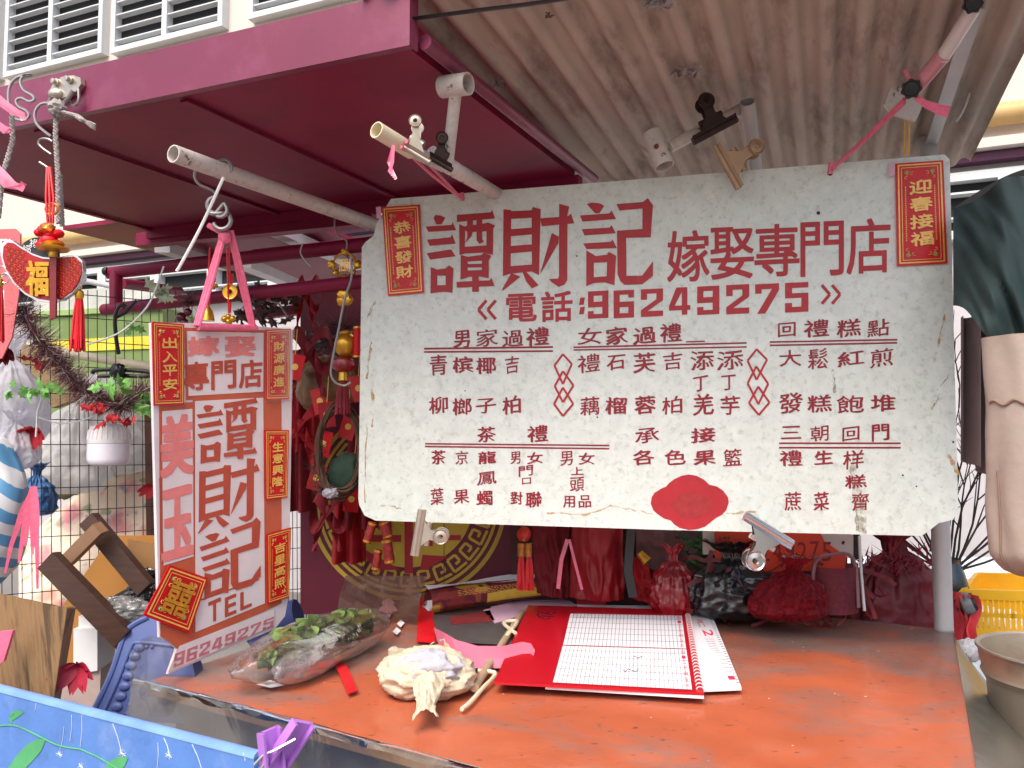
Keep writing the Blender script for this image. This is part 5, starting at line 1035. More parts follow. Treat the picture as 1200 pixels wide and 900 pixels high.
# stick with string
t = thing('wooden_stick', 'short wooden stick wound with cream string beside the red calendar', 'stick', TT(575, 780))
m = MB(); m.tube([TT(556, 806, .024), TT(612, 718, .024)], .011, 12); m.build('rod', mat('stick wood', (176, 150, 122), .6, var=.15, scale=30), t)
m = MB(); m.tube([TT(541, 831, .015), TT(552, 822, .016), TT(566, 806, .018), TT(578, 794, .02), TT(579, 788, .025), TT(560, 786, .028)], .0055, 7); m.tube([TT(588, 752, .022), TT(598, 740, .036), TT(606, 728, .036), TT(590, 730, .034), TT(604, 742, .036)], .006, 7); m.build('string', CREAM, t)
# calendars
def quad3(c, h):
    q = [TT(x, y, h) for x, y in c]
    return lambda u, v, o=0.: (q[0] * (1 - u) + q[1] * u) * (1 - v) + (q[3] * (1 - u) + q[2] * u) * v + V((0, 0, o))
t = thing('white_calendar', 'white spiral calendar lying under the red calendar', 'calendar', TT(840, 760))
C2 = quad3([(676, 711), (830, 713.5), (869, 809), (800, 812)], .014)
m = MB(); m.prism([C2(0, 0), C2(1, 0), C2(1, 1), C2(0, 1)], (0, 0, .008)); m.build('pages', PAPER, t)
m = MB(); 
for i in range(34):
    for u in (.975,):
        p = C2(u, .02 + i * .0285, .0085); m.add([p + V((-.004, -.0025, 0)), p + V((.004, -.0025, 0)), p + V((.004, .0025, 0)), p + V((-.004, .0025, 0))], [(0, 1, 2, 3)])
for r_ in range(6):
    for c_ in range(5):
        p = C2(.875 + c_ * .018, .66 + r_ * .04, .0085); m.add([p + V((-.002, -.0014, 0)), p + V((.002, -.0014, 0)), p + V((.002, .0014, 0)), p + V((-.002, .0014, 0))], [(0, 1, 2, 3)])
        p = C2(.86 + c_ * .018, .1 + r_ * .025, .0085); m.add([p + V((-.002, -.001, 0)), p + V((.002, -.001, 0)), p + V((.002, .001, 0)), p + V((-.002, .001, 0))], [(0, 1, 2, 3)])
m.build('black_print', INK, t)
m = MB(); ch2 = lambda X, Y, o: C2(X, Y, o)
write(m, ch2, '2', .855, .375, .945, .46, wt=.03, off=.0085, rot=90)
write(m, ch2, '二', .85, .28, .90, .34, wt=.01, off=.0085, rot=90); write(m, ch2, '月', .85, .22, .90, .275, wt=.01, off=.0085, rot=90)
m.poly([C2(.70, .02, .0085), C2(.9, .02, .0085), C2(.905, .035, .0085), C2(.70, .035, .0085)]); m.poly([C2(.86, .90, .0085), C2(.955, .90, .0085), C2(.957, .935, .0085), C2(.86, .935, .0085)])
for r_ in range(3):
    for c_ in range(6): 
        p = C2(.885 + r_ * .014, .5 + c_ * .028, .0085); m.add([p + V((-.003, -.0018, 0)), p + V((.003, -.0018, 0)), p + V((.003, .0018, 0)), p + V((-.003, .0018, 0))], [(0, 1, 2, 3)])
m.build('red_print', INKR, t)
m = MB()
for r_ in range(2):
    for c_ in range(5): p = C2(.845 + r_ * .016, .5 + c_ * .03, .0085); m.add([p + V((-.003, -.0018, 0)), p + V((.003, -.0018, 0)), p + V((.003, .0018, 0)), p + V((-.003, .0018, 0))], [(0, 1, 2, 3)])
m.build('teal_print', INKT, t)
t = thing('red_calendar', 'red wall calendar with two ruled white panels lying on the table', 'calendar', TT(700, 770))
C1 = quad3([(619, 711), (808, 717), (825, 815), (579, 802)], .028)
m = MB(); m.prism([C1(0, 0), C1(1, 0), C1(1, 1), C1(0, 1)], (0, 0, .006)); m.build('cover', mat('red calendar card', (186, 16, 34), .32, var=.06, scale=10, coat=.15), t)
m = MB(); m.prism([C1(.12, .05, -.008), C1(1.0, .02, -.008), C1(1.0, 1.0, -.008), C1(.25, .99, -.008)], (0, 0, .007)); m.build('leaves', PAPER, t)
Wp = MB()
p1 = quad3([(668.5, 719), (799, 721.5), (804, 760), (660, 755.5)], .0355); p2 = quad3([(659.5, 756.7), (804.3, 761), (811, 808), (648, 799.5)], .0355)
for f_ in (p1, p2): Wp.poly([f_(0, 0), f_(1, 0), f_(1, 1), f_(0, 1)])
Wp.build('ruled_panel', PAPER, t)
m = MB()
for f_ in (p1, p2):
    for i in range(1, 31): u = i / 31; m.poly([f_(u - .0022, 0, .0006), f_(u + .0022, 0, .0006), f_(u + .0022, 1, .0006), f_(u - .0022, 1, .0006)])
    for v in (.14, .32, .5, .66, .83): m.poly([f_(0, v - .004, .0008), f_(1, v - .004, .0008), f_(1, v + .004, .0008), f_(0, v + .004, .0008)])
m.build('ruled_lines', INKG, t)
m = MB()
for f_ in (p1, p2):
    for i in range(7): v = .05 + i * .14; write(m, lambda X, Y, o, f_=f_: f_(X, Y, o), '日一二三四五六'[i], .955, v, .985, v + .08, off=.001)
m.build('red_print', INKR, t)
m = MB(); f_ = C1
write(m, lambda X, Y, o: f_(X, Y, o), '沙', .07, .1, .19, .24, wt=.0, off=.0066, brush=.08, rot=90)
m.tube([p2(.5, .62, .001), p2(.52, .68, .001), p2(.54, .6, .001), p2(.6, .66, .001), p2(.62, .58, .001)], .0008, 4); m.tube([p2(.58, .25, .001), p2(.62, .3, .001), p2(.65, .24, .001)], .0008, 4)
m.build('handwriting', INK, t)
m = MB(); 
for i in range(30):
    v = .03 + i * .0324; p = C1(.985, v, .003); dv = (C1(.985, 1) - C1(.985, 0)).normalized(); du = (C1(1, .5) - C1(0, .5)).normalized()
    m.tube([p + du * .009 * math.cos(a) + V((0, 0, 1)) * .009 * math.sin(a) + dv * .004 * a / 6.28 for a in [k * .785 for k in range(9)]], .0012, 5)
m.build('spiral_binding', WHITE, t)

# ------------------------------------------------------------------ goods behind and under the board
DKP = mat('maroon board paint', (104, 22, 48), .55, var=.1)
FGP = Plane(W(350, 600, 3.3), W(620, 600, 3.16), W(350, 700, 3.3)); FG = FGP.hit
t = thing('fortune_panel', 'maroon panel with a round gold emblem behind the left end of the signboard', 'panel', FG(480, 715))
m = MB(); m.prism([FG(352, 338), FG(640, 338), FG(628, 720), FG(352, 720)], FGP.n * -.015); m.build('board', DKP, t)
OLG = mat('olive gold paint', (196, 168, 58), .5, var=.1)
DC = (478, 588)
def ringm(mb, r0, r1, o, n=72):
    for i in range(n):
        a = i / n * 6.2832; b = (i + 1) / n * 6.2832
        mb.poly([FG(DC[0] + r0 * math.cos(a), DC[1] + r0 * math.sin(a), o), FG(DC[0] + r1 * math.cos(a), DC[1] + r1 * math.sin(a), o), FG(DC[0] + r1 * math.cos(b), DC[1] + r1 * math.sin(b), o), FG(DC[0] + r0 * math.cos(b), DC[1] + r0 * math.sin(b), o)])
m = MB(); ringm(m, 111, 116, .002); ringm(m, 103, 106.5, .002); ringm(m, 0.2, 77, .002)
for i in range(28):
    a = i / 28 * 6.2832; 
    def kp(r, da): return (DC[0] + r * math.cos(a + da), DC[1] + r * math.sin(a + da))
    seq = [(99, -.10), (99, .085), (83, .085), (83, -.05), (92, -.05), (92, .02)]
    for k in range(5): line(m, FG, kp(*seq[k]), kp(*seq[k + 1]), 3.2, .002 + k * .0002)
m.build('gold_emblem', OLG, t)
m = MB(); E_ = .004
for q in ([(474,560),(484,560),(484,672),(474,672)], [(425,627),(470,627),(470,635),(425,635)], [(488,627),(540,627),(540,633),(488,633)], [(420,640),(470,668),(440,668)], [(495,650),(525,652),(500,668),(492,668)], [(430,600),(530,600),(530,607),(430,607)], [(452,607),(459,607),(459,640),(452,640)], [(500,607),(507,607),(507,640),(500,640)]): m.poly([FG(x, y, E_) for x, y in q]); E_ += .0002
m.build('red_character', mat('red paint', (166, 28, 40), .5), t)
m = MB()
for x in (428, 520, 600): m.poly([FG(x, 338, .0045), FG(x + .7, 338, .0045), FG(x + .7, 720, .0045), FG(x, 720, .0045)])
m.build('seam', INK, t)
BK = Plane(W(600, 600, 3.05), W(1060, 600, 2.9), W(600, 700, 3.05)); BKH = BK.hit
m = MB(); m.prism([BKH(595, 480), BKH(1000, 480), BKH(990, 735), BKH(600, 720)], BK.n * -.02); one('backdrop', m, mat('dark brown backboard', (70, 34, 38), .8, var=.3), 'dark red backboard added to stand in for the dark rear of the stall', 'board')  # added dark sheet, its colour stands in for the gloom inside the stall
def cyl_string(lb, items, mt=None, nm='firecracker_string', cat='firecrackers'):
    t = thing(nm, lb, cat, W(*items[-1][1], items[-1][2]))
    for a, b, Yv, r_ in items:
        m = MB(); A = W(*a, Yv); B_ = W(*b, Yv); m.tube([A, B_], px(r_, Yv), 10); m.build('firecracker', mat('firecracker paper', (150, 40, 36), .5, var=.6, scale=70), t)
        m = MB(); dd = (B_ - A)
        for f_ in (.08, .92): m.tube([A + dd * (f_ - .05), A + dd * (f_ + .05)], px(r_, Yv) * 1.05, 10)
        m.build('gold_band', GOLD, t)
    return t
cyl_string('string of red firecrackers hanging below the left corner of the signboard', [((437,612),(430,636),2.8,5), ((449,612),(455,630),2.8,5.5), ((453,632),(457,660),2.78,6), ((444,644),(440,668),2.8,4.5)])
def lantern(lb, x, ys, Y, sc=1.0):
    t = thing('hanging_charm', lb, 'charm', W(x, ys[-1], Y)); return t
t = thing('lantern_charm', 'gold medallion, red lantern and tassel charm hanging left of the signboard', 'charm', W(402, 480, 2.7))
m = MB(); m.tube([W(x, y, 2.68) for x, y in [(393,252),(392,264),(396,276),(406,282),(406,292)]], .003, 6); m.tube([W(x, y, 2.6) for x, y in [(411,300),(412,325),(404,350),(396,390),(389,425),(388,440),(394,449),(404,452),(411,448)]], .004, 7); m.build('wire_hook', WIRE, t)
m = MB(); c = (404, 310)
m.tube([W(x, y, 2.7) for x, y in ell2(c, 13, 14, 20)], .004, 6, closed=True)
for x, y, r_ in ((389, 310, 5), (419, 310, 5), (404, 295, 4), (404, 325, 4), (394, 320, 4), (414, 320, 4), (403, 345, 8), (400, 352, 6), (408, 352, 6), (404, 338, 4)): m.blob(W(x, y, 2.7), (px(r_, 2.7), 0, 0), (0, .008, 0), (0, 0, px(r_, 2.7)), .35, 4, 14, 10, x + y)
m.lathe(W(405, 418, 2.7), (0, 0, 1), [(.0, -.005), (.02, 0), (.036, .02), (.04, .045), (.034, .065), (.022, .078), (.024, .085), (0, .09)], 18); m.lathe(W(402, 446, 2.7), (0, 0, 1), [(0, 0), (.016, 0), (.014, .03), (.022, .036), (0, .037)], 14)
m.build('gold_medallion', GOLD, t)
m = MB(); write(m, lambda X, Y, o: W(X, Y, 2.69 - o), '招', 397, 303, 404, 318, wt=.02, off=.0); write(m, lambda X, Y, o: W(X, Y, 2.69 - o), '財', 404.5, 303, 411, 318, wt=.02, off=.0); m.build('gold_lettering', GOLD, t)
m = MB(); 
m.lathe(W(403, 436, 2.7), (0, 0, 1), [(0, 0), (.022, .0), (.038, .012), (.042, .025), (.038, .04), (.022, .051), (0, .052)], 20); m.build('red_lantern', mat('red lacquer', (150, 20, 34), .3, coat=.5), t)
tassel(t, 402, 447, 486, 2.7, 9, REDD, False); 
t = thing('red_scroll', 'small red and gold scroll tucked behind the left edge of the signboard', 'scroll', W(420, 420, 2.68))
m = MB(); m.tube([W(419, 384, 2.68), W(418, 418, 2.68)], .014, 12); m.build('paper_roll', REDF, t)
m = MB(); [m.tube([W(419 - k * .03, 384 + k, 2.68), W(419 - k * .03, 386 + k, 2.68)], .0155, 12) for k in (-1, 33)]; m.build('gold_end', GOLD, t)
# vine wreath
t = thing('vine_wreath', 'twisted vine wreath with a dark green cloth hanging left of the signboard', 'wreath', W(397, 580, 2.74))
m = MB()
for k in range(16):
    ph = rnd.random() * 6; pts = []
    for i in range(40):
        a = i / 40 * 6.2832; r_ = 1 + .13 * math.sin(a * 2 + ph) * .6 + .16 * (k / 16 - .5) ; pts.append(W(398 + 25 * r_ * math.cos(a), 528 + 52 * r_ * math.sin(a) * (1 - .02 * k / 16), 2.74 + .03 * math.sin(a * 3 + ph)))
    m.tube(pts, .0035, 5, closed=True)
m.build('vines', TWIG, t)
m = MB(); m.blob(W(405, 555, 2.78), (px(20, 2.78), 0, 0), (0, .05, 0), (0, 0, px(24, 2.78)), .15, 2); m.build('green_cloth', mat('bottle green cloth', (40, 64, 50), .8, var=.3), t)
m = MB(); 
for i in range(10): spray(m, W(372 + rnd.uniform(-4, 6), 520 + i * 6, 2.76), 14, .06, .002, -.1)
m.build('pine_needles', mat('dusty pine', (66, 76, 62), .7, var=.4), t)
m = MB(); m.blob(W(387, 578, 2.72), (px(9, 2.7), 0, 0), (0, .02, 0), (0, 0, px(6, 2.7)), .3, 3); m.build('white_tuft', CLW, t)
# hanging red cloths, bows
def redcloth(lb, c, rx, ry, Y, mt, seed, nm='red_bow', cat='bow', rd=.05):
    t_ = thing(nm, lb, cat, W(c[0], c[1] + ry, Y)); 
    for sg in (-1, 1):
        m = MB(); o = W(*c, Y)
        m.grid(lambda u, v: o + V((sg * px(rx, Y) * math.sin(u * 3.1416) * (1.1 - .2 * v), -.02 * math.cos(u * 6.28) + .05 * (v - .5), px(ry, Y) * .45 * math.sin(u * 6.2832) + px(ry, Y) * .35 * (v - .5) + .006 * noise.noise(V((u * 6, v * 6, seed))))), 18, 6); m.build('loop', mt, t_)
        m = MB(); m.grid(lambda u, v: o + V((sg * px(rx, Y) * (.25 + .5 * u) + px(rx * .3, Y) * (v - .5), -.02 + .012 * math.sin(u * 9 + v * 4), -px(ry, Y) * u * 1.1)), 12, 5); m.build('tail', mt, t_)
    m = MB(); m.blob(W(*c, Y - .02), (px(rx * .2, Y), 0, 0), (0, .015, 0), (0, 0, px(ry * .2, Y)), .2, 3); m.build('knot', mt, t_)
redcloth('glossy dark red bow hanging under the awning behind the white pipe', (360, 345), 14, 40, 2.95, REDC, 1)
redcloth('wide crimson bow beside the 財源廣進 card', (362, 410), 26, 50, 2.9, REDD, 2)
redcloth('dark red bow above the vine wreath', (352, 500), 24, 44, 2.95, REDC, 3)
redcloth('red satin bow at the lower left of the vine wreath', (385, 600), 20, 40, 2.85, REDD, 4)
bag('bronze coloured satin cushion behind the lantern tassel', (382, 452), 34, 34, 3.05, mat('bronze satin', (142, 104, 72), .4, var=.3), .12, 2, 3, .08, 'cushion', 'cushion')
m = MB(); spray(m, W(400, 385, 3.0), 160, .12, .002, 0, 1.2, .6); spray(m, W(380, 392, 3.0), 120, .1, .002, 0, 1.2, .6); one('tinsel_tuft', m, TINS, 'dark maroon tinsel tuft behind the gold medallion', 'tinsel')
m = MB(); leafy(m, W(372, 400, 2.95), 16, .06, .015, (.06, .02, .03)); one('silver_leaves', m, mat('silver foil leaf', (120, 112, 120), .3, .6, var=.4), 'dark silver foil leaves beside the crimson bow', 'artificial leaves')
for i, (x, y, ry) in enumerate(((358, 470, 60), (345, 560, 40), (408, 620, 40), (425, 560, 60))):
    m = MB(); Y = 3.12 - i * .02
    m.grid(lambda u, v: W(x + 34 * (u - .5) * (1 + .3 * v), y + ry * (2 * v - 1), Y) + V((0, .03 * math.sin(u * 14 + i) * (.4 + v), 0)), 24, 8); one('red_drape', m, (REDC, REDD)[i % 2], ['dark red drape behind the crimson bow', 'dull red drape left of the vine wreath', 'red drape below the vine wreath', 'maroon drape directly behind the signboard left edge'][i], 'drape', ang=180)
for k, (lb, x, y, r_) in enumerate((('round gold coin charm above the hanging sign', 270, 342, 9), ('gold bell charm just above the hanging sign dowel', 243, 368, 8), ('gold ingot charm above the right end of the dowel', 268, 374, 8), ('small gold knot charm on red cords above the hanging sign', 250, 335, 5))):
    t = thing('gold_charm', lb, 'charm', W(x, y + r_, 2.42)); m = MB()
    if k == 0: m.lathe(W(x, y, 2.42), (0, -1, 0), [(px(2.5, 2.4), 0), (px(3, 2.4), .006), (px(r_ - 2, 2.4), .004), (px(r_, 2.4), .006), (px(r_, 2.4), 0)], 22)
    elif k == 1: m.lathe(W(x, y + 8, 2.42), (0, 0, 1), [(.0, .0), (.022, 0), (.02, .01), (.016, .03), (.008, .042), (.004, .05), (0, .05)], 18)
    else: [m.blob(W(x + dx * r_ * .6, y + dy * r_ * .5, 2.42), (px(r_ * .5, 2.4), 0, 0), (0, .01, 0), (0, 0, px(r_ * .5, 2.4)), .2, 3, 14, 10) for dx, dy in ((-1, 0), (1, 0), (0, -.6), (0, .8))]
    m.build('gold_body', GOLD, t)
    m = MB(); m.tube([W(x, y - r_, 2.42), W(x + (3 if x < 260 else -2), 290, 2.4)], .003, 5); m.tube([W(x + 1, y - r_ + 1, 2.42), W(x + 2, y - r_ - 12, 2.42)], .005, 5); m.build('red_cord', REDB, t)
m = MB(); spray(m, W(222, 352, 2.9), 220, .06, .0015, 0, 1, 1); one('tinsel_ball', m, TINS, 'dark maroon tinsel ball left of the hanging sign straps', 'tinsel')
m = MB(); [m.blob(W(x, y, 2.85), (px(r_, 2.85), 0, 0), (0, px(r_, 2.85), 0), (0, 0, px(r_, 2.85))) for x, y, r_ in ((212, 372, 6), (220, 366, 5), (216, 378, 5))]; one('red_berries', m, mat('dark berry', (96, 20, 36), .25, coat=.5), 'cluster of shiny dark red berries beside the hanging sign', 'berries')
for lb, x, y in (('dark foliage above the right half of the hanging sign', 290, 355), ('dark foliage beside the top right corner of the hanging sign', 320, 362)): m = MB(); leafy(m, W(x, y, 2.9), 26, .07, .016, (.07, .04, .05)); spray(m, W(x, y, 2.9), 60, .07, .0016, 0); one('artificial_foliage', m, mat('dark maroon foliage', (76, 50, 48), .6, var=.5), lb, 'artificial leaves')
m = MB(); m.tube([W(x, y, 2.78) for x, y in [(355, 285), (352, 296), (358, 306), (364, 312)]], .003, 5); m.tube([W(x, y, 2.7) for x, y in [(312, 352), (326, 355), (338, 372)]], .003, 5); one('wire_hooks', m, WIRE, 'thin wire hooks hanging from the maroon beams', 'hook')
# below the board, middle
for i in range(9):
    x, y, Y = 346 + (i * 37) % 78, (430, 486, 455, 520, 545, 470, 585, 560, 500)[i], 2.84 + .012 * i; a = rnd.uniform(-.35, .35)
    t = thing('red_packet', 'small red packet with a gold stamp in the bunch hanging left of the signboard', 'red packet', W(x, y + 20, Y), 'red packets hanging left of the signboard')
    q = [W(x + 9 * c_ * math.cos(a) - 15 * r_ * math.sin(a), y + 9 * c_ * math.sin(a) + 15 * r_ * math.cos(a), Y) for c_, r_ in ((-1, -1), (1, -1), (1, 1), (-1, 1))]
    m = MB(); m.prism(q, (0, .004, 0)); m.build('envelope', (REDF, REDC, REDB)[i % 3], t)
    m = MB(); c = sum(q, V()) / 4 + V((0, -.002, 0)); m.lathe(c, (0, -1, 0), [(.012, 0), (.012, .001), (.008, .001), (.008, .0015), (0, .0015)], 12); m.tube([c + V((0, 0, .045)), c + V((.003, 0, .09)), c + V((0, .02, .14))], .0015, 4); m.build('gold_stamp', GOLDP, t)
t = thing('red_tassel_charm', 'red tassel charm with gold beads hanging below the signboard by the newspaper', 'charm', W(616, 690, 2.75))
m = MB(); m.blob(W(614, 626, 2.75), (px(8, 2.75), 0, 0), (0, .02, 0), (0, 0, px(9, 2.75)), .1, 2); m.build('red_knot', mat('orange red silk', (200, 50, 34), .4, var=.2), t)
m = MB(); [m.lathe(W(x, y, 2.74), (0, 0, 1), [(0, 0), (r_, 0), (r_, h), (0, h)], 12) for x, y, r_, h in ((614, 634, .008, .02), (611, 652, .014, .045), (619, 652, .014, .045))]; m.build('gold_beads', mat('old gold', (170, 110, 52), .4, .5, var=.4, scale=60), t)
tassel(t, 611, 650, 690, 2.75, 6, REDB, False); tassel(t, 620, 650, 690, 2.75, 6, REDB, False)
for lb, pts, Y, mt, bul in (('tall bright red gift bag behind the pink strap', [(672,560),(728,560),(732,702),(668,700)], 2.9, mat('red gift paper', (150, 20, 30), .5, var=.2), .06), ('red gift bag with sloping top right of the black strap', [(742,650),(770,672),(780,706),(742,702)], 2.88, REDC, .05), ('mauve paper disc bag behind the black strap', [(745,600),(850,600),(835,700),(748,690)], 2.96, mat('dull mauve paper', (132, 92, 94), .7, var=.15), .02), ('dark red bundle right of the red tassel charm', [(622,600),(676,600),(672,700),(628,694)], 2.97, REDD, .06)):
    m = MB(); q = [W(x, y, Y) for x, y in pts]
    m.grid(lambda u, v: (q[0] * (1 - u) + q[1] * u) * (1 - v) + (q[3] * (1 - u) + q[2] * u) * v + V((0, -bul * math.sin(u * 3.14) + .05 * abs(noise.noise(V((u * 3.5, v * 2.5, Y * 9)))) - .02 * abs(noise.noise(V((u * 9, v * 6, Y * 5)))), 0)), 36, 36); m.grid(lambda u, v: (q[0] * (1 - u) + q[1] * u) * (1 - v) + (q[3] * (1 - u) + q[2] * u) * v + V((0, .02, 0)), 2, 2); one('gift_bag' if 'bag' in lb else 'cloth_bundle', m, mt, lb, 'bag' if 'bag' in lb else 'bundle', ang=180)
m = MB(); ribbon([W(665, 632, 2.8), W(658, 655, 2.79), W(654, 690, 2.78)], .014, mb=m); ribbon([W(667, 632, 2.8), W(674, 660, 2.79), W(682, 691, 2.78)], .01, mb=m); one('pink_ribbon', m, PINK, 'pink ribbon in an inverted V below the signboard', 'ribbon')
m = MB(); ribbon([W(742, 600, 2.8), W(738, 640, 2.8), W(736, 670, 2.79), W(742, 700, 2.78)], .03, mb=m); one('black_strap', m, BLACK, 'wide black strap hanging below the middle of the signboard', 'strap')
m = MB(); m.lathe(W(750, 648, 2.78), V((.5, -.3, -.6)), [(0, .0), (.012, 0), (.016, .02), (.02, .04), (0, .038)], 14); one('gold_bell', m, GOLD, 'tiny gold bell beside the wide black strap', 'bell')
tied('dark glossy bag crumpled behind the calendar', (868, 680), 56, 44, 2.72, mat('black bag', (20, 18, 22), .22, coat=.4, var=.4), 6, .09, lean=-.15)
tied('crumpled red film bag left of the dark glossy bag', (790, 680), 28, 40, 2.76, mat('red film', (140, 16, 28), .28, coat=.3, var=.3), 8, .06)
m = MB(); leafy(m, W(845, 650, 2.82), 30, .06, .014, (.08, .03, .05)); leafy(m, W(812, 645, 2.85), 20, .06, .014, (.05, .03, .05)); one('dark_foliage', m, GREEND, 'dark plastic foliage behind the orange phone placard', 'artificial leaves')
t = thing('phone_placard', 'orange placard with a brushed phone number below the signboard', 'placard', W(910, 672, 2.7))
PLP = Plane(W(838, 625, 2.74), W(995, 625, 2.66), W(838, 672, 2.74)).hit
m = MB(); m.prism([PLP(x, y, .0) for x, y in [(838,600),(950,600),(966,634),(992,652),(990,668),(905,670),(850,663),(838,655)]], (0, .005, 0)); m.build('orange_sheet', mat('orange card', (222, 64, 34), .5, var=.08), t)
m = MB(); m.prism([PLP(x, y, -.008) for x, y in [(824,600),(1000,600),(1000,656),(985,650),(824,650)]], (0, .01, 0)); m.build('foam_backing', mat('pinkish foam', (206, 192, 188), .8, var=.1), t)
m = MB(); write(m, PLP, '諾', 841, 628, 856, 644, off=.0016, brush=.04)
for i, c_ in enumerate('96249275'): write(m, PLP, c_, 862 + i * 14.5, 634 + (i % 2), 873 + i * 14.5, 658, off=.0016, brush=.04, wt=-.01)
m.build('brush_lettering', mat('dark red ink', (140, 34, 32), .6), t)
NET = film('red net', (200, 90, 100), .62, .5, .9, 60, .15, (170, 34, 50))
tied('red net bag bunched at the back of the table below the placard', (922, 690), 44, 36, 2.6, NET, 3, .08, lean=.2, npl=13)
m = MB(); m.tube([W(952, 712, 2.6), W(955, 660, 2.6), W(975, 650, 2.62), W(1000, 655, 2.62), W(1006, 712, 2.6)], .006, 6)
t = thing('netted_basket', 'dark red netted basket at the back of the table near the grey post', 'basket', W(980, 720, 2.6)); m.build('wire_handle', mat('mauve wire', (140, 96, 104), .4), t)
m = MB(); m.grid(lambda u, v: W(952 + 54 * u, 664 + 54 * v, 2.62) + V((0, -.04 * math.sin(u * 3.14), 0)), 16, 10); m.grid(lambda u, v: W(952 + 54 * u, 660 + 54 * v, 2.72), 2, 2); m.build('net_side', mat('maroon net', (104, 28, 44), .7, var=.4, scale=60), t)
tied('large dark red velvet bag behind the grey post', (1050, 688), 66, 70, 2.85, mat('velvet maroon', (110, 14, 32), .5, var=.35, scale=5), 4, .1, npl=12)
m = MB(); 
for k in range(60): spray(m, W(1000 + rnd.uniform(-4, 90), 655 + rnd.uniform(-6, 20), 2.8), 2, .09, .004, .8)
one('red_net_frill', m, mat('red net frill', (150, 40, 58), .6, var=.4), 'frilly red netting along the top of the velvet bag', 'netting')
for lb, x0, x1, mt_, nn2 in (('tangle of dark red netting and ribbons heaped behind the calendar', 812, 900, mat('dark red ribbon', (84, 12, 22), .55, var=.6), 42), ('tangle of red raffia netting heaped by the netted basket', 890, 1010, mat('red raffia', (120, 22, 34), .55, var=.5), 50)):
    m = MB()
    for k in range(nn2):
        q = W(rnd.uniform(x0, x1), rnd.uniform(655, 712), 2.7 + rnd.uniform(-.02, .1)); d = V((rnd.gauss(0, 1), rnd.gauss(0, .3), rnd.gauss(0, .8))).normalized(); pts = [q]
        for i in range(5): d = (d + V((rnd.gauss(0, .5), rnd.gauss(0, .2), rnd.gauss(-.1, .5)))).normalized(); pts.append(pts[-1] + d * .028)
        pts = [V((p.x, p.y, max(p.z, TZ + .012))) for p in pts]
        ribbon(pts, rnd.uniform(.004, .016), mb=m)
    one('netting_tangle', m, mt_, lb, 'netting')
m = MB(); m.tube([W(1007, 628, 2.66), W(1009, 670, 2.65), W(1013, 716, 2.62)], .005, 6); one('white_cane', m, WHITE, 'thin white cane standing left of the grey post', 'cane')
m = MB(); ribbon([W(1003, 615, 2.7), W(1004, 640, 2.7), W(1002, 655, 2.7)], .022, mb=m); one('black_webbing', m, BLACK, 'black webbing hanging beside the placard', 'strap')
# branches
t = thing('branch_vase', 'vase of bare twiggy branches behind the grey post', 'vase', W(1112, 720, 3.1))
m = MB(); m.lathe(W(1112, 720, 3.1), (0, 0, 1), [(0, 0), (.05, 0), (.06, .05), (.075, .1), (.06, .16), (.045, .2), (.05, .215), (.04, .2), (0, .15)], 20); m.build('vase', mat('dark teal glaze', (40, 56, 66), .3, coat=.4), t)
m = MB()
def twig(p, d, L, r, dep):
    pts = [V(p)]; dd = V(d)
    for i in range(6):
        dd = (dd + V((rnd.gauss(0, .09), rnd.gauss(0, .06), rnd.gauss(.02, .06)))).normalized(); pts.append(pts[-1] + dd * L / 6)
        if dep < 2 and i > 0 and rnd.random() < .85:
            twig(pts[-1], (dd + V((rnd.gauss(0, .5), rnd.gauss(0, .3), rnd.gauss(.1, .3)))).normalized(), L * rnd.uniform(.3, .6), r * .55, dep + 1)
    m.tube(pts, lambda u: r * (1 - .75 * u) + .0006, 5)
base = W(1112, 668, 3.1)
for a in (-66, -58, -50, -42, -36, -30, -24, -15, -8, -2, 3, 7, 12, 18, 24, 30, 36, 44, 52, 60, 68): twig(base + V((a * .0005, rnd.uniform(-.02, .02), 0)), (math.sin(R(a)), rnd.uniform(-.2, .2), math.cos(R(a))), rnd.uniform(.5, .85), .0045, 0)
m.build('branches', BRAN, t)
m = MB(); m.lathe(W(1085, 684, 3.4), (0, 0, 1), [(0, 0), (.1, 0), (.14, .06), (.145, .065), (.13, .06), (0, .02)], 24); one('white_basin', m, mat('white enamel', (220, 220, 216), .4, dirt=((150, 140, 130), .5, .7, .5)), 'white basin behind the velvet bag', 'basin')
m = MB(); pcz = W(1165, 672, 4.2).z; m.box(V((W(1165, 690, 4.2).x + .2, 4.4, pcz / 2)), (1.1, 0, 0), (0, .35, 0), (0, 0, pcz / 2)); one('pale_counter', m, mat('pale blue counter', (206, 216, 226), .5), 'pale blue counter beyond the yellow crate', 'counter')
t = thing('red_umbrella', 'folded red and black umbrella handle leaning right of the grey post', 'umbrella', W(1125, 735, 2.75))
m = MB(); m.lathe(W(1122, 712, 2.75), V((.75, -.4, .35)), [(0, 0), (.03, 0), (.036, .04), (.034, .06), (0, .062)], 18); m.build('black_cap', BLACK, t)
m = MB(); m.lathe(W(1132, 708, 2.73), V((.75, -.4, .35)), [(.037, -.01), (.04, .0), (.036, .02), (0, .024)], 18); m.build('grey_end', mat('grey plastic', (120, 126, 130), .35), t)
m = MB(); 
for k in range(7): m.grid(lambda u, v: W(1116 + k * 2 + 10 * (u - .5), 693 + 55 * v, 2.76) + V((.01 * math.sin(v * 7 + k), -.01 * k + .012 * math.sin(u * 5 + k), 0)), 4, 8)
m.build('red_fabric', mat('coral red cloth', (206, 66, 74), .5, var=.25), t)
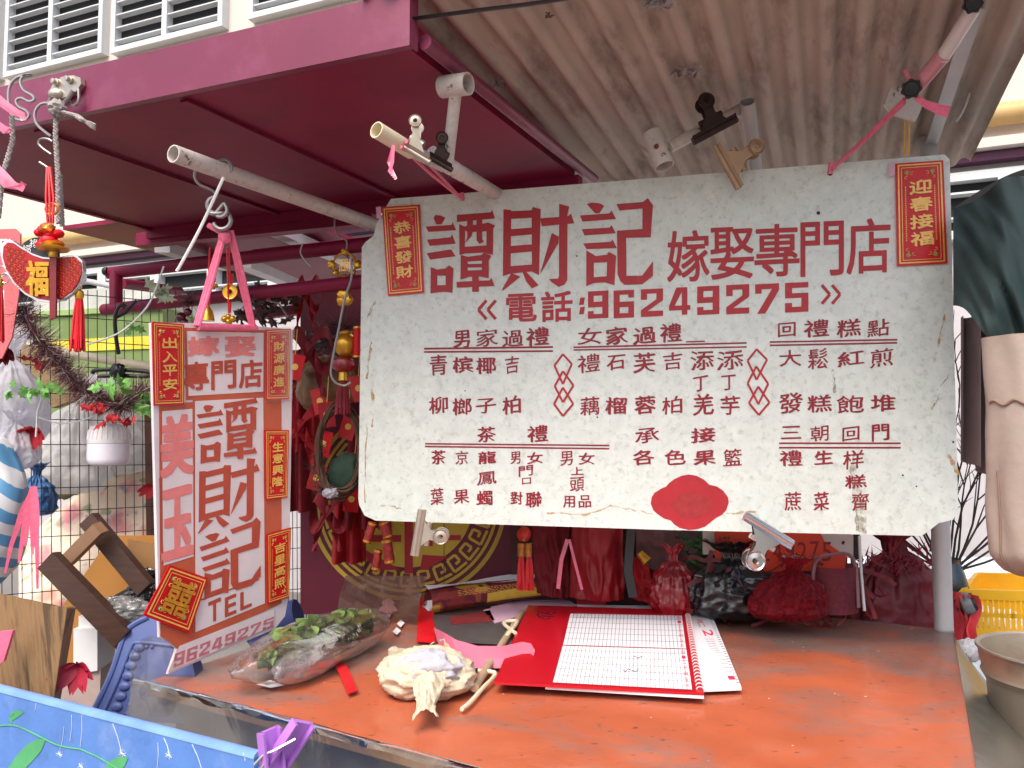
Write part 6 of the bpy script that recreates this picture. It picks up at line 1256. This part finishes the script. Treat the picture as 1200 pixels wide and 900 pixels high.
# yellow crate
t = thing('yellow_crate', 'yellow slatted plastic crate at the right edge', 'crate', W(1175, 752, 2.9))
YEL = mat('yellow plastic', (240, 186, 40), .4, var=.06)
co = [W(1128, 752, 2.95), W(1260, 760, 2.75)]; cx = (co[1] - co[0]); cl = cx.length; cx.normalize(); cy = V((-cx.y, cx.x, 0))
def cb(s0, s1, z0, z1, o0=0, o1=.012): 
    return MB().box(co[0] + cx * (s0 + s1) / 2 + cy * (o0 + o1) / 2 + V((0, 0, (z0 + z1) / 2)), cx * (s1 - s0) / 2, cy * (o1 - o0) / 2, V((0, 0, (z1 - z0) / 2)))
cb(0, cl, .0, .05).build('bottom_band', YEL, t); cb(0, cl, .155, .19, -.004, .016).build('rim', YEL, t); cb(0, cl, .092, .108, .001, .011).build('middle_band', YEL, t)
m = MB()
for i in range(20): x = cl * (i + .5) / 20; m.box(co[0] + cx * x + cy * .006 + V((0, 0, .1)), cx * .006, cy * .005, V((0, 0, .055)))
m.build('slats', YEL, t)
m = MB(); m.box(co[0] + cy * .25 + V((0, 0, .09)), cx * .008, cy * .25, V((0, 0, .09))); m.box(co[0] + cx * cl / 2 + cy * .5 + V((0, 0, .09)), cx * cl / 2, cy * .008, V((0, 0, .09))); m.box(co[0] + cx * cl / 2 + cy * .25 + V((0, 0, .006)), cx * cl / 2, cy * .24, V((0, 0, .005))); m.build('rear_walls', YEL, t)
for k, (x, y) in enumerate(((1155, 726), (1180, 730))): m = MB(); m.blob(W(x, y, 3.08), (.06, 0, 0), (0, .05, 0), (0, 0, .05), .2, 3, 24, 16, k); one('white_bundle', m, PAPER, ['white paper bundle in the yellow crate, left one', 'white paper bundle in the yellow crate, right one'][k], 'bundle')
m = MB(); m.blob(W(1135, 762, 2.6), (.05, 0, 0), (0, .04, 0), (0, 0, .035), .2, 3, 24, 16); one('white_net_bag', m, mat('white mesh', (200, 200, 204), .7, var=.3, scale=90), 'white mesh bag tucked behind the metal pot', 'bag')
# metal pot
PO = W(1252, 915, 2.0); pr_ = px(86, 2.0)
t = thing('metal_pot', 'tall dull metal pot at the lower right edge', 'pot', PO)
ph = W(1252, 764, 2.0).z - PO.z
m = MB(); m.lathe(PO, (0, 0, 1), [(0, 0), (pr_ * .84, 0), (pr_ * .86, .02), (pr_ * .9, ph * .72), (pr_ * .93, ph * .76), (pr_ * .97, ph * .8), (pr_ * .95, ph * .83), (pr_ * .98, ph * .9), (pr_, ph), (pr_ * 1.02, ph + .004), (pr_ * .96, ph), (pr_ * .9, ph * .8), (pr_ * .85, .03), (0, .02)], 48); m.build('body', mat('dull aluminium', (176, 160, 140), .4, .5, var=.14, scale=6, dirt=((110, 94, 78), .52, .7, .6), bump=.15, bs=40), t)
m = MB(); m.tube([PO + V((math.cos(a) * pr_, math.sin(a) * pr_, ph)) for a in [k * .1309 for k in range(48)]], .005, 8, closed=True); m.build('rim', NICK, t)
# tarpaulin hood and cloth column on the right
t = thing('tarpaulin_hood', 'dark green tarpaulin hood draped over a stand at the right edge', 'tarpaulin', W(1170, 410, 1.9))
TARP = mat('dark green tarpaulin', (54, 70, 70), .7, var=.3, scale=3, bump=.3, bs=9, spec=.25)
def hood(u, v):
    x = 1117 + 170 * u; yt = 244 - 50 * math.sin(min(1, u * 1.5) * 1.57) + (8 * abs(math.sin(u * 9))); yb = 358 + 80 * min(1, u * 1.6) - 6 * math.sin(u * 20)
    y = yt + (yb - yt) * v; Y = 2.08 - .32 * math.sin(min(1, v * 1.3) * 1.4) * (.4 + .6 * math.sin(min(1, u * 1.3) * 1.57)) + .05 * math.sin(u * 11 + v * 3) * v - .07 * abs(noise.noise(V((u * 5 - v * 2.5, v * 1.4, 4)))) - .03 * abs(noise.noise(V((u * 12 - v * 5, v * 2.5, 8))))
    return W(x, y, Y)
m = MB(); m.grid(hood, 50, 30); m.build('tarpaulin', TARP, t, ang=180)
m = MB(); m.grid(lambda u, v: W(1117 + 170 * u, 244 - 50 * math.sin(min(1, u * 1.5) * 1.57) + 60 * v, 2.08 + .5 * v), 20, 6); m.build('back_cover', TARP, t, ang=180)
m = MB(); m.grid(lambda u, v: W(1129 + 44 * u, 370 + (188 - 20 * (1 - u)) * v + 10 * u, 2.25) + V((0, .03 * math.sin(u * 16), 0)), 30, 10); one('grey_curtain', m, mat('mauve grey curtain', (128, 112, 112), .8, var=.15), 'grey mauve curtain hanging below the tarpaulin hood', 'curtain', ang=180)
CO_ = W(1210, 668, 1.6); cr_ = px(43, 1.6); hh = W(1210, 395, 1.6).z - CO_.z
def wrapf(u, v):
    th = u * 6.2832; r = cr_ * min(1, .35 + 2.2 * v ** .5 if v < .09 else 1) * (1 + .035 * math.sin(th * 5 + 3 * noise.noise(V((math.cos(th), math.sin(th), v * 2)))) + .05 * noise.noise(V((math.cos(th) * 2, math.sin(th) * 2, v * 5))))
    return CO_ + V((math.cos(th) * r, math.sin(th) * r, hh * v - .012 * (1 - v)))
m = MB(); m.grid(wrapf, 64, 50); m.poly([wrapf(k / 24, 0) for k in range(24)])
wc = one('wrapped_bundle', m, mat('grey beige wrapping', (166, 150, 138), .75, var=.1, scale=5, bump=.3, bs=18, dirt=((140, 116, 108), .5, .7, .5)), 'grey beige wrapped bundle hanging at the right edge under the tarpaulin', 'bundle', ang=180)
wc['_o'] = wc.location.copy(); m = MB(); m.tube([wrapf(.53, .02 + .02 * k) + V((-.0015, -.0015, 0)) for k in range(22)], .002, 6); m.tube([wrapf(.5 + .3 * k / 20, .72 + .01 * math.sin(k)) * 1.0 + V((-.001, -.002, 0)) for k in range(21)], .003, 6); m.build('tied_cord', mat('brown cord', (138, 112, 98), .8), wc)

m = MB()
for k in range(70):
    q = tp(rnd.uniform(.05, .95), rnd.uniform(.02, .75), .012); r_ = rnd.uniform(.0006, .0016); m.blob(q, (r_ * 1.6, 0, 0), (0, r_, 0), (0, 0, r_ * .6), .3, 2, 6, 4, k)
one('crumbs', m, mat('pale crumbs', (220, 200, 176), .8, var=.3), 'pale crumbs and flecks scattered over the orange tablecloth', 'crumbs', kind='stuff')
GR = {'new_year_card': 'red and gold new year cards', 'bulldog_clip': 'bulldog clips on the signboard and pipes', 'artificial_leaves': 'artificial leaves along the fence', 'red_bow': 'red bows left of the signboard', 'red_drape': 'red drapes left of the signboard', 'gold_charm': 'gold charms above the hanging sign', 'artificial_flower': 'cloth flowers on the left', 'pipe_bracket': 'pipe brackets under the roof', 'pink_string': 'pink strings holding the signboard', 'paper_slip': 'paper slips on the table', 'gift_bag': 'gift bags behind the table', 'white_bundle': 'white bundles in the yellow crate', 'artificial_foliage': 'dark foliage above the hanging sign', 'plastic_bag': 'plastic bags around the stall'}
for o in bpy.data.objects:
    b_ = o.name.split('.')[0]
    if o.parent is None and b_ in GR: o['group'] = GR[b_]
for o in bpy.data.objects:
    if '_o' in o: del o['_o']
